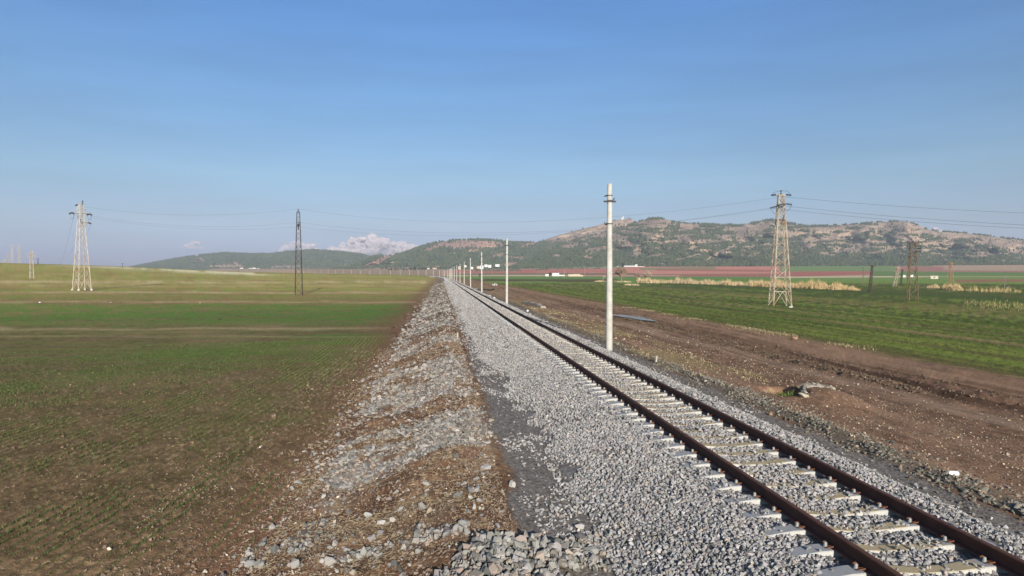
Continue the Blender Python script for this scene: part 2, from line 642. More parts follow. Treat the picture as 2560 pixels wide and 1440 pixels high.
def ground_colour(X, Y, Z):
    lat, s = track_coords(X, Y)
    U = lat + TX
    r = np.hypot(X, Y)
    px, py = proj(X, Y, Z)
    behind = (X * SY + Y * CY) < 3
    px = np.where(behind, 1280, np.clip(px, -3000, 6000))
    py = np.where(behind, 1500, np.clip(py, 600, 1700))
    n_a = fbm(X / 0.45, Y / 0.45, 4, 101)
    n_b = fbm(X / 5.0, Y / 5.0, 4, 102)
    n_s = fbm(U / 0.7, s / 16.0, 4, 103)
    n_v = vn(X / 0.06, Y / 0.06, 104)
    N = len(X)
    # ---------------- left field
    soil = alb(112, 88, 66)
    c = np.tile(soil, (N, 1))
    c = mixc(c, alb(92, 72, 52), ss(n_a, 0.45, 0.7))
    c = mixc(c, alb(134, 107, 80), ss(n_b, 0.5, 0.75) * 0.6)
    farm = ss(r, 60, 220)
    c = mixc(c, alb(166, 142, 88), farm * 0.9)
    g = green_left(X, Y, px, py)
    gcol = np.tile(alb(84, 101, 44), (N, 1))
    gcol = mixc(gcol, alb(76, 108, 42), ss(py, 748, 764) * (1 - ss(py, 800, 850)))
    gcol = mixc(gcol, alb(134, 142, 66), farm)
    xc_ = X * CY - Y * SY
    dd_ = X * SY + Y * CY
    stk = fbm(xc_ / 9.0, dd_ / 1.1, 4, 105)
    c = mixc(c, alb(86, 66, 48), ss(fbm(X / 0.14, Y / 0.14, 3, 106), 0.5, 0.72) * 0.7 * (1 - ss(r, 25, 60)))
    c = mixc(c, alb(150, 126, 92), ss(fbm(X / 0.10, Y / 0.10, 2, 107), 0.62, 0.8) * 0.6 * (1 - ss(r, 25, 60)))
    c = mixc(c, alb(150, 122, 82), ss(stk, 0.52, 0.68) * 0.5 * ss(r, 18, 40))
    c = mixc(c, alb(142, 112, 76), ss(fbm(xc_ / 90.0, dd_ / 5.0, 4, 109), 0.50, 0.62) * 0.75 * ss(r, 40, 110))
    tram = ss(vn(dd_ / 1.7 + 0.15 * vn(xc_ / 30.0, dd_ * 0, 113), xc_ / 70.0, 112), 0.62, 0.85)
    c = mixc(c, alb(112, 92, 60), tram * 0.5 * band(r, 30, 330, 12))
    rowc = 0.5 + 0.5 * np.cos((X - row_off(Y)) * 2 * np.pi / ROW)
    nearrow = (1 - ss(r, 28, 60))
    g = g * (0.55 + 0.9 * ss(stk, 0.32, 0.62) * ss(r, 14, 40) + 0.45 * (1 - ss(r, 14, 40)))
    c = mixc(c, alb(74, 74, 40), np.clip(nearrow * rowc ** 3 * (0.3 + 0.6 * g) * (0.4 + 1.2 * fbm(X / 0.5, Y / 1.5, 3, 108)), 0, 0.8))
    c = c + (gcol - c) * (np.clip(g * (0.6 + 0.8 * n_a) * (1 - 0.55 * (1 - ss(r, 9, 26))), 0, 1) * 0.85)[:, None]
    # stubble lines and litter of straw
    for (y0, w, amp) in ((705.5, 2.0, 0.9), (731, 1.4, 0.7), (755, 1.6, 0.55), (821, 3.0, 0.42), (715, 1.2, 0.4), (841, 1.5, 0.25)):
        m = np.exp(-((py + (n_b - 0.5) * w * 4 - y0) / w) ** 2) * amp * ss(fbm(X / 6.0, Y / 2.0, 3, 110), 0.10, 0.42)
        c = mixc(c, alb(190, 168, 126), m * 0.8)
    yr = np.interp(px, RIDGE_P, RIDGE_Y)
    m = band(py - yr, 2.0, 7.5, 1.2) * ss(px, 60, 420) * (1 - ss(px, 640, 720)) * ss(fbm(X / 9, Y / 9, 3, 111), 0.25, 0.55)
    c = mixc(c, alb(226, 204, 164), m * 0.85)
    m = band(py - yr, -4, 2.5, 1.0) * ss(r, 300, 500)
    c = mixc(c, alb(128, 118, 66), m * 0.6)
    # bare red earth where the field meets the line
    e = edge_left(s)
    bare = ss(U, -5.0 - 3 * ss(s, 25, 60), -2.6) * (1 - ss(s, 500, 800))
    c = mixc(c, alb(114, 82, 62), np.clip(bare * (0.35 + 0.8 * n_b), 0, 1))
    # ---------------- left shoulder
    sh = ss(U, e - 0.35, e + 0.35)
    soil2 = np.tile(alb(114, 86, 64), (N, 1))
    soil2 = mixc(soil2, alb(140, 114, 86), ss(n_a, 0.5, 0.75))
    soil2 = mixc(soil2, alb(74, 56, 43), ss(fbm(X / 0.13, Y / 0.13, 3, 121), 0.5, 0.7) * 0.75)
    soil2 = mixc(soil2, alb(176, 146, 104), ss(fbm(X / 0.07, Y / 0.07, 2, 122), 0.66, 0.84) * 0.6)
    soil2 = mixc(soil2, alb(92, 66, 46), ss(fbm(X / 0.9, Y / 0.9, 3, 120), 0.5, 0.75))
    gm = gravel_mask(U, s)
    soil2 = soil2 + (alb(138, 132, 124) * (0.75 + 0.6 * n_v)[:, None] - soil2) * (gm * 0.6)[:, None]
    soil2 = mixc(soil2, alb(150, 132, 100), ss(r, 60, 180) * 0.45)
    left_sh = sh * (1 - ss(U, 2.2, 2.4))
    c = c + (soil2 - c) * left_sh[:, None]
    # dark fine gravel beside the ballast
    w = (fbm(s / 2.0, s * 0 + 7, 3, 131) - 0.5) * 0.5
    dk = band(U, 1.15 + w + 0.35 * ss(s, 25, 45), 3.0, 0.12) + band(U, 7.0, 8.32 + w * 0.6, 0.12)
    fine = (alb(112, 104, 95) * (0.5 + 1.0 * vn(X / 0.03, Y / 0.03, 133))[:, None])
    c = c + (fine - c) * np.clip(dk, 0, 1)[:, None]
    # ---------------- right verge and dirt track
    rt = ss(U, 8.3, 8.5)
    d1 = np.tile(alb(118, 91, 71), (N, 1))
    d1 = mixc(d1, alb(92, 70, 54), ss(n_a, 0.45, 0.7) * 0.8)
    d1 = mixc(d1, alb(142, 112, 88), ss(n_s, 0.5, 0.72) * 0.7)
    peb = ss(vn(X / 0.05, Y / 0.05, 141), 0.80, 0.92) * band(U, 8.4, 14.0, 0.8)
    d1 = mixc(d1, alb(170, 150, 122), peb * 0.4)
    d1 = mixc(d1, alb(104, 98, 84), band(U, 8.2, 9.0, 0.25) * 0.7)
    oliv = band(U, 8.6, 12.0, 0.8) * ss(fbm(s / 7.0, U / 2.0, 3, 142), 0.42, 0.6) * ss(s, 22, 27)
    d1 = mixc(d1, alb(134, 116, 80), oliv * 0.75)
    d1 = mixc(d1, alb(150, 126, 104), band(U, 13.3, 15.2, 0.5) * ss(n_s, 0.35, 0.6) * 0.5)
    d1 = mixc(d1, alb(138, 110, 86), band(U, 18.5, 21.0, 0.5) * (0.3 + 0.6 * n_s))
    wob_ = (fbm(s / 9.0, s * 0 + 11, 3, 147) - 0.5) * 1.1
    for (uu, wd) in ((12.9, 0.14), (14.5, 0.16), (17.0, 0.2), (18.2, 0.18), (19.3, 0.2), (20.4, 0.16)):
        tm = np.exp(-((U + wob_ - uu) / wd) ** 2) * ss(fbm(s / 3.0, s * 0 + uu, 3, 148), 0.36, 0.58)
        d1 = mixc(d1, alb(76, 55, 42), tm * 0.6)
    wet = band(U, 15.5, 18.3, 0.3) * ss(fbm((U + (fbm(s / 7.0, s * 0, 3, 41) - 0.5) * 1.3) / 0.5, s / 10.0, 3, 145), 0.44, 0.6)
    d1 = mixc(d1, alb(66, 49, 38), wet * 0.7)
    d1 = mixc(d1, alb(66, 52, 42), band(U, 15.3, 16.4, 0.2) * ss(n_a, 0.4, 0.6) * 0.5 * ss(fbm(s / 6.0, s * 0, 3, 36), 0.4, 0.6))
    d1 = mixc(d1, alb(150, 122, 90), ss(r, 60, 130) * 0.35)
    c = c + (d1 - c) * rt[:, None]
    # ---------------- right crop
    ed = 21.3 + (fbm(s / 5.0, s * 0, 3, 61) - 0.5) * 0.8
    fld = ss(U, ed - 0.2, ed + 0.5) * (s < 5000)
    gr = np.tile(alb(97, 109, 47), (N, 1))
    gr = mixc(gr, alb(68, 78, 35), ss(n_s, 0.42, 0.62) * 0.8)
    gr = mixc(gr, alb(116, 122, 56), ss(fbm(U / 2.4, s / 30.0, 4, 152), 0.5, 0.7) * 0.7)
    gr = mixc(gr, alb(48, 56, 28), ss(vn(U / 0.16, s / 2.2, 156), 0.6, 0.85) * 0.6 * (1 - ss(r, 70, 160)))
    soilst = ss(fbm(U / 1.3, s / 45.0, 4, 153), 0.58, 0.72)
    gr = mixc(gr, alb(128, 110, 74), soilst * 0.85)
    gr = mixc(gr, alb(84, 76, 48), ss(fbm(U / 0.8, s / 22.0, 4, 155), 0.55, 0.68) * 0.7)
    gr = mixc(gr, alb(150, 128, 92), band(U, ed - 0.3, ed + 0.9, 0.3) * ss(n_a, 0.4, 0.6) * 0.8)
    gr = mixc(gr, alb(98, 84, 54), band(U, ed - 0.2, ed + 2.2, 0.6) * 0.6)
    # brown-green strips, the darker ground round the reed bed, then plots further out
    def strip(a, b, w, rgb, m=1.0):
        nonlocal gr
        gr = mixc(gr, rgb, band(U + (n_b - 0.5) * (b - a) * 0.5, a, b, w) * m)
    strip(68, 76, 3, alb(112, 104, 60), 0.7)
    strip(100, 121, 5, alb(70, 82, 42), 0.85)
    strip(118, 140, 4, alb(86, 82, 50), 0.7)
    gr = mixc(gr, alb(72, 82, 44), ss(U, 60, 90) * ss(fbm(U / 6.0, s / 60.0, 3, 154), 0.45, 0.6) * 0.7)
    # plots told by where they lie
    n_w = (fbm(px / 160.0, py / 4.0, 3, 160) - 0.5) * 3

    def plot(x0, x1, y0a, y0b, y1a, y1b, rgb, m=1.0):
        nonlocal gr
        t = np.clip((px - x0) / (x1 - x0), 0, 1)
        top = y0a + (y0b - y0a) * t
        bot = y1a + (y1b - y1a) * t
        mm = band(px, x0, x1, 6) * ss(py + n_w * 0.4, top - 0.5, top + 0.5) * (1 - ss(py + n_w * 0.4, bot - 0.5, bot + 0.5))
        gr = mixc(gr, rgb, mm * m)
    hz = r > 280
    keep = gr.copy()
    plot(600, 3200, 640, 640, 706, 711, alb(110, 128, 64))
    plot(1100, 3200, 640, 640, 690, 690, alb(168, 134, 110))
    plot(1100, 1760, 669, 660, 676, 672, alb(120, 124, 86), 0.8)
    plot(1120, 1345, 675.5, 672.5, 683, 683.5, alb(160, 98, 82))
    plot(1345, 1560, 672.5, 671, 683, 682, alb(166, 102, 86))
    plot(1560, 1960, 664, 660, 683, 688, alb(178, 118, 96))
    plot(1600, 1790, 670, 667, 676, 673, alb(124, 116, 78))
    plot(1640, 1960, 672, 675, 677, 680, alb(150, 92, 76))
    plot(1130, 1600, 684, 683, 687, 686, alb(88, 96, 56))
    plot(1440, 1960, 686, 684, 691, 692.5, alb(146, 92, 76))
    plot(1950, 2330, 660, 661, 681, 680, alb(106, 122, 72))
    plot(1950, 2260, 679, 678, 692.5, 684, alb(152, 90, 74))
    plot(2240, 3000, 665, 674, 678, 686, alb(148, 102, 88))
    plot(2360, 3000, 666, 664, 675, 681, alb(158, 134, 108))
    plot(2180, 3000, 678, 684, 690, 692, alb(92, 112, 54))
    plot(1930, 2345, 691.5, 690, 694.5, 692.5, alb(190, 168, 136))
    plot(2300, 3000, 689.5, 691, 691, 692.5, alb(160, 152, 102))
    plot(1140, 1930, 690.5, 692, 697, 703, alb(98, 122, 58))
    plot(1110, 1545, 697.5, 697.5, 702.5, 705.5, alb(86, 78, 48))
    plot(2390, 3000, 699, 699, 705, 707, alb(140, 98, 76))
    plot(1110, 1700, 688.6, 688.6, 690, 690.2, alb(186, 166, 130), 0.8)
    gr = np.where(hz[:, None], gr, keep)
    c = c + (gr - c) * fld[:, None]
    # beyond the rise on the left: reddish foot slopes of the hills
    fl = (px < 1104) & (r > 760)
    c = np.where(fl[:, None], mixc(c, alb(150, 118, 100), np.full(N, 0.8)), c)
    c = c * (0.9 + 0.2 * vn(X / 0.11, Y / 0.11, 170))[:, None]
    return np.clip(c, 0.008, 0.8)


build_ground()


# ------------------------------------------------------------------ ballast bed, rails, sleepers
def stations(s0, s1):
    out = [s0]
    s = s0
    while s < s1:
        st = 0.5 if s < 60 else (5 if s < S1 else 10)
        s = min(s + st, s1)
        out.append(s)
    return out


BED_U = [1.95, 2.25, 2.7, 3.5, 4.0, 4.55, 5.3, 6.05, 6.6, 7.0, 7.5, 7.85]
BED_Z = [-0.34, -0.25, -0.12, 0.06, 0.07, 0.06, 0.062, 0.06, 0.07, 0.045, -0.20, -0.34]


def bed_z(U):
    return np.interp(U, BED_U, BED_Z)


def sweep(name, prof, s0, s1, m, closed=True, smooth=False, col=None):
    st = stations(s0, s1)
    V = []
    for s in st:
        for (u, z) in prof:
            x, y, h = path(s, u - TX)
            V.append((x, y, z + float(track_z(s))))
    n = len(prof)
    Q = []
    for i in range(len(st) - 1):
        for j in range(n if closed else n - 1):
            k = (j + 1) % n
            Q.append((i * n + j, i * n + k, (i + 1) * n + k, (i + 1) * n + j))
    o = np_mesh(name, V, Q, m, smooth)
    return o, np.array(V)


def build_bed():
    fine_u = np.concatenate([np.linspace(1.95, 7.85, 60)])
    st = stations(2, 2600)
    st = [s for s in st]
    V = []
    for s in st:
        for u in fine_u:
            x, y, h = path(s, u - TX)
            V.append((x, y, float(bed_z(u)) + float(track_z(s))))
    V = np.array(V)
    n = len(fine_u)
    idx = np.arange(len(V)).reshape(len(st), n)
    Q = np.stack([idx[:-1, :-1], idx[:-1, 1:], idx[1:, 1:], idx[1:, :-1]], -1).reshape(-1, 4)
    U = np.tile(fine_u, len(st))
    s = np.repeat(st, n)
    V[:, 2] += (fbm(V[:, 0] / 0.5, V[:, 1] / 0.5, 3, 201) - 0.5) * 0.05
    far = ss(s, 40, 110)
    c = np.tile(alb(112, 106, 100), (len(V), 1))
    c = c + (alb(206, 196, 190) - c) * far[:, None]  # paler far off, standing in for the sunlit stone faces a flat bed lacks
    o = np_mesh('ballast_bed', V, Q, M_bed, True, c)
    tag(o, kind='structure')


build_bed()

RAIL_PROF = [(-0.072, 0.0), (0.072, 0.0), (0.072, 0.012), (0.018, 0.030), (0.0085, 0.045), (0.0085, 0.115), (0.034, 0.127),
             (0.036, 0.155), (0.028, 0.164), (0.0, 0.166), (-0.028, 0.164), (-0.036, 0.155), (-0.034, 0.127), (-0.0085, 0.115),
             (-0.0085, 0.045), (-0.018, 0.030), (-0.072, 0.012)]
RAIL_BASE = 0.125
for uc, lab in ((TX - 0.752, 'rusty brown rail on the wide ballast shoulder side, left one of the pair'),
                (TX + 0.752, 'rusty brown rail on the side of the concrete poles, right one of the pair')):
    o, _ = sweep('rail', [(uc + a, RAIL_BASE + b) for a, b in RAIL_PROF], 2, 2400, M_rail)
    tag(o, lab, 'rail', 'rails of the track')


def sleeper_mesh():
    xs = [-1.30, -1.22, -0.98, -0.90, -0.60, -0.50, -0.20, 0.20, 0.50, 0.60, 0.90, 0.98, 1.22, 1.30]
    top = [0.070, 0.085, 0.118, 0.122, 0.122, 0.112, 0.082, 0.082, 0.112, 0.122, 0.122, 0.118, 0.085, 0.070]
    hw = [0.105, 0.110, 0.115, 0.115, 0.115, 0.112, 0.095, 0.095, 0.112, 0.115, 0.115, 0.115, 0.110, 0.105]
    V = []
    for x, t, w in zip(xs, top, hw):
        V += [(x, -w - 0.035, -0.10), (x, -w, t - 0.012), (x, -w + 0.012, t), (x, w - 0.012, t), (x, w, t - 0.012), (x, w + 0.035, -0.10)]
    Fq = []
    n = 6
    for i in range(len(xs) - 1):
        for j in range(n):
            k = (j + 1) % n
            Fq.append((i * n + j, (i + 1) * n + j, (i + 1) * n + k, i * n + k))
    V = np.array(V)
    cx = np.abs(V[:, 0])
    c = np.tile(np.array([0.40, 0.385, 0.345]), (len(V), 1))
    jj = np.arange(len(V)) % 6
    top_tan = ((jj == 2) | (jj == 3)) & (cx < 0.55)
    c[top_tan] = (0.40, 0.315, 0.19)
    c[((jj == 2) | (jj == 3)) & (cx >= 0.55)] = (0.31, 0.305, 0.295)
    o = np_mesh('railway_sleeper', V, np.array(Fq), M_sleeper, False, c, link=False)
    bm = bmesh.new()
    bm.from_mesh(o.data)
    bm.verts.ensure_lookup_table()
    bm.faces.new([bm.verts[i] for i in range(6)])
    m = len(bm.verts) - 6
    bm.faces.new([bm.verts[m + i] for i in range(5, -1, -1)])
    bm.to_mesh(o.data)
    bm.free()
    return o


S0 = 0.25
SP_ = 0.6
SLEEPER_GROUP = 'concrete sleepers under the rails'
proto_sl = sleeper_mesh()
bolt_mb = MB()
bolt_mb.lathe([(0.026, 0), (0.026, 0.018), (0.02, 0.02), (0.017, 0.055), (0.012, 0.062)], 8)
bolt_me = bolt_mb.build('bolt', M_bolt, link=False).data
clip_mb = MB()
clip_mb.tube([(-0.02, -0.075, 0.02), (0.05, -0.085, 0.035), (0.075, -0.055, 0.03), (0.03, -0.03, 0.02), (0.0, 0, 0.018), (0.03, 0.03, 0.02), (0.075, 0.055, 0.03), (0.05, 0.085, 0.035), (-0.02, 0.075, 0.02)], 0.009, 5)
clip_me = clip_mb.build('clip', M_clip, link=False).data


def build_sleepers():
    first = int(math.ceil((3.6 - S0) / SP_))
    for k in range(300):
        s = S0 + SP_ * (first + k)
        o = proto_sl if k == 0 else proto_sl.copy()
        COL.objects.link(o)
        o.location = (TX + random.uniform(-0.012, 0.012), s, random.uniform(-0.006, 0.006))
        o.rotation_euler = (0, 0, random.uniform(-0.008, 0.008))
        tag(o, 'pale concrete sleeper crossing beneath the rusty rails, bedded in grey ballast', 'sleeper', SLEEPER_GROUP)
        if k < 60:
            for sx in (-1, 1):
                for ins in (-1, 1):
                    x = sx * 0.752 + ins * 0.115
                    b = bpy.data.objects.new('bolt', bolt_me)
                    COL.objects.link(b)
                    b.parent = o
                    b.location = (x, 0, 0.122)
                    cl = bpy.data.objects.new('clip', clip_me)
                    COL.objects.link(cl)
                    cl.parent = o
                    cl.location = (x, 0, 0.122)
                    cl.rotation_euler = (0, 0, math.pi if ins > 0 else 0)
    # the sleepers further along
    me = proto_sl.data
    nv = len(me.vertices)
    co = np.empty(nv * 3, np.float32)
    me.vertices.foreach_get('co', co)
    co = co.reshape(-1, 3)
    cc = np.empty(nv * 4, np.float32)
    me.attributes['col'].data.foreach_get('color', cc)
    cc = cc.reshape(-1, 4)[:, :3]
    quads = np.array([list(p.vertices) for p in me.polygons if len(p.vertices) == 4])
    ss_ = S0 + SP_ * np.arange(first + 300, int(760 / SP_))
    Vs, Fs, Cs = [], [], []
    for i, s in enumerate(ss_):
        x, y, h = path(s)
        c_, s_ = math.cos(h), math.sin(h)
        Vs.append(np.stack([x + co[:, 0] * c_ - co[:, 1] * s_, y + co[:, 0] * s_ + co[:, 1] * c_, co[:, 2] + track_z(s)], 1))
        Fs.append(quads + i * nv)
        Cs.append(cc)
    o = np_mesh('distant_sleepers', np.concatenate(Vs), np.concatenate(Fs), M_sleeper, False, np.concatenate(Cs))
    tag(o, 'far run of pale concrete sleepers merging toward the bend', 'sleepers', kind='stuff')


build_sleepers()


# ------------------------------------------------------------------ loose stone, straw, blades
def hull_variants(n, pts, seed, flat=0.75, long_=1.0):
    rg = np.random.default_rng(seed)
    out = []
    for i in range(n):
        bm = bmesh.new()
        p = rg.normal(size=(pts, 3))
        p /= np.linalg.norm(p, axis=1)[:, None]
        p *= rg.uniform(0.72, 1.0, (pts, 1))
        p *= np.array([rg.uniform(0.8, 1.15) * long_, rg.uniform(0.65, 0.95), rg.uniform(0.5, 0.85) * flat / 0.75])
        for q in p:
            bm.verts.new(q)
        bmesh.ops.convex_hull(bm, input=bm.verts)
        loose = [v for v in bm.verts if not v.link_faces]
        bmesh.ops.delete(bm, geom=loose, context='VERTS')
        bmesh.ops.triangulate(bm, faces=bm.faces)
        bm.verts.index_update()
        V = np.array([v.co[:] for v in bm.verts])
        Fc = np.array([[v.index for v in f.verts] for f in bm.faces])
        bm.free()
        out.append((V, Fc))
    return out


def rand_rot(n, rg, tilt=None):
    if tilt is None:
        q = rg.normal(size=(n, 4))
        q /= np.linalg.norm(q, axis=1)[:, None]
    else:
        a = rg.uniform(0, 2 * math.pi, n)
        ax = rg.normal(size=(n, 2)) * tilt
        q = np.stack([np.cos(a / 2), ax[:, 0], ax[:, 1], np.sin(a / 2)], 1)
        q /= np.linalg.norm(q, axis=1)[:, None]
    w, x, y, z = q.T
    return np.stack([1 - 2 * (y * y + z * z), 2 * (x * y - z * w), 2 * (x * z + y * w),
                     2 * (x * y + z * w), 1 - 2 * (x * x + z * z), 2 * (y * z - x * w),
                     2 * (x * z - y * w), 2 * (y * z + x * w), 1 - 2 * (x * x + y * y)], 1).reshape(-1, 3, 3)


def scatter(P, size, C, variants, seed, tilt=None):
    rg = np.random.default_rng(seed)
    n = len(P)
    which = rg.integers(0, len(variants), n)
    R = rand_rot(n, rg, tilt)
    Vs, Fs, Cs = [], [], []
    off = 0
    for k, (V, Fc) in enumerate(variants):
        ii = np.nonzero(which == k)[0]
        if len(ii) == 0:
            continue
        W_ = np.einsum('nij,vj->nvi', R[ii], V) * size[ii][:, None, None] + P[ii][:, None, :]
        Vs.append(W_.reshape(-1, 3))
        Fs.append((Fc[None] + (np.arange(len(ii)) * len(V))[:, None, None]).reshape(-1, 3) + off)
        Cs.append(np.repeat(C[ii], len(V), 0))
        off += len(ii) * len(V)
    return np.concatenate(Vs), np.concatenate(Fs), np.concatenate(Cs)


def in_view(X, Y, Z, pad=60):
    px, py = proj(X, Y, Z)
    d = X * SY + Y * CY
    return (d > 3) & (px > -pad) & (px < 2560 + pad) & (py < 1440 + pad * 2)


def join_scatter(name, parts, m, label, cat):
    Vs, Fs, Cs = [], [], []
    off = 0
    for V, Fc, C in parts:
        Vs.append(V)
        Fs.append(Fc + off)
        Cs.append(C)
        off += len(V)
    o = np_mesh(name, np.concatenate(Vs), np.concatenate(Fs), m, False, np.concatenate(Cs))
    tag(o, label, cat, kind='stuff')
    return o


VAR_A = hull_variants(22, 13, 1)
VAR_B = hull_variants(16, 9, 2)
VAR_C = hull_variants(10, 7, 9)
VAR_SLAB = hull_variants(14, 13, 3, 0.6, 1.25)


def stone_cols(n, rg, base=(0.288, 0.271, 0.254), dark=0.16, warm=0.08):
    c = np.array(base)[None] * rg.normal(1.0, 0.17, (n, 1))
    k = rg.random(n)
    c[k < dark] *= 0.55
    w = (k > 1 - warm)
    c[w] *= np.array([1.12, 0.98, 0.86])
    return np.clip(c + rg.normal(0, 0.004, (n, 3)), 0.04, 0.7)


def build_ballast():
    rg = np.random.default_rng(5)
    parts = []
    for (y0, y1, dens, size, var) in ((4.5, 9.5, 800, 0.036, VAR_A), (9.5, 15, 640, 0.037, VAR_A), (15, 30, 400, 0.042, VAR_B), (30, 60, 150, 0.06, VAR_B), (60, 110, 46, 0.09, VAR_B), (110, 200, 18, 0.14, VAR_C), (200, 330, 6, 0.22, VAR_C)):
        n = int((7.95 - 1.15) * (y1 - y0) * dens)
        U = rg.uniform(1.15, 7.95, n)
        S = rg.uniform(y0, y1, n)
        # ragged toes
        wl = 2.12 + (fbm(S / 0.8, S * 0, 3, 211) - 0.5) * 0.8 + (fbm(S / 3.5, S * 0, 2, 213) - 0.5) * 0.9 - 0.35 * ss(S, 16, 40)
        wr = 7.62 + (fbm(S / 0.8, S * 0, 3, 212) - 0.5) * 0.4
        spill = 0.02 + (0.28 + 0.27 * ss(S, 13, 18)) * ss(fbm(S / 1.3, U / 0.5, 3, 217), 0.56, 0.72) + 0.25 * ss(S, 18, 40)
        k = ((U > wl) | (rg.random(n) < spill)) & ((U < wr) | (rg.random(n) < 0.08))
        sz = size * rg.uniform(0.7, 1.35, n)
        lx = np.abs(U - TX)
        ph = np.abs(((S - S0 + SP_ / 2) % SP_) - SP_ / 2)
        onsl = (lx < 1.33) & (ph < 0.115)
        # patches where stone lies over the sleepers
        cover = fbm(S / 2.3, U / 1.2, 3, 215)
        allow = rg.random(n) < np.where(lx < 0.5, 0.06 + 0.42 * ss(cover, 0.48, 0.64), 0.05 + 0.35 * ss(cover, 0.50, 0.62))
        k &= (~onsl) | (allow & (np.abs(lx - 0.752) > 0.2))
        sz = np.where(onsl, sz * 0.85, sz)
        k &= np.abs(lx - 0.752) > 0.115
        # lower next to the rails
        Z = np.maximum(bed_z(U), -0.27) + rg.uniform(-0.012, 0.022, n)
        Z = Z + np.where(onsl, np.where(lx < 0.45, 0.03, 0.055), 0)
        Z = Z + (fbm(U / 0.5, S / 0.5, 3, 201) - 0.5) * 0.05
        Z -= 0.03 * np.exp(-((lx - 0.752) / 0.16) ** 2) * (~onsl)
        k &= in_view(U, S, Z)
        U, S, Z, sz = U[k], S[k], Z[k], sz[k]
        parts.append(scatter(np.stack([U, S, Z], 1), sz, stone_cols(len(U), rg), var, 6 + int(y0)))
    join_scatter('ballast_stones', parts, M_stone, 'loose grey crushed ballast stones spread round the sleepers and rails', 'ballast')


build_ballast()


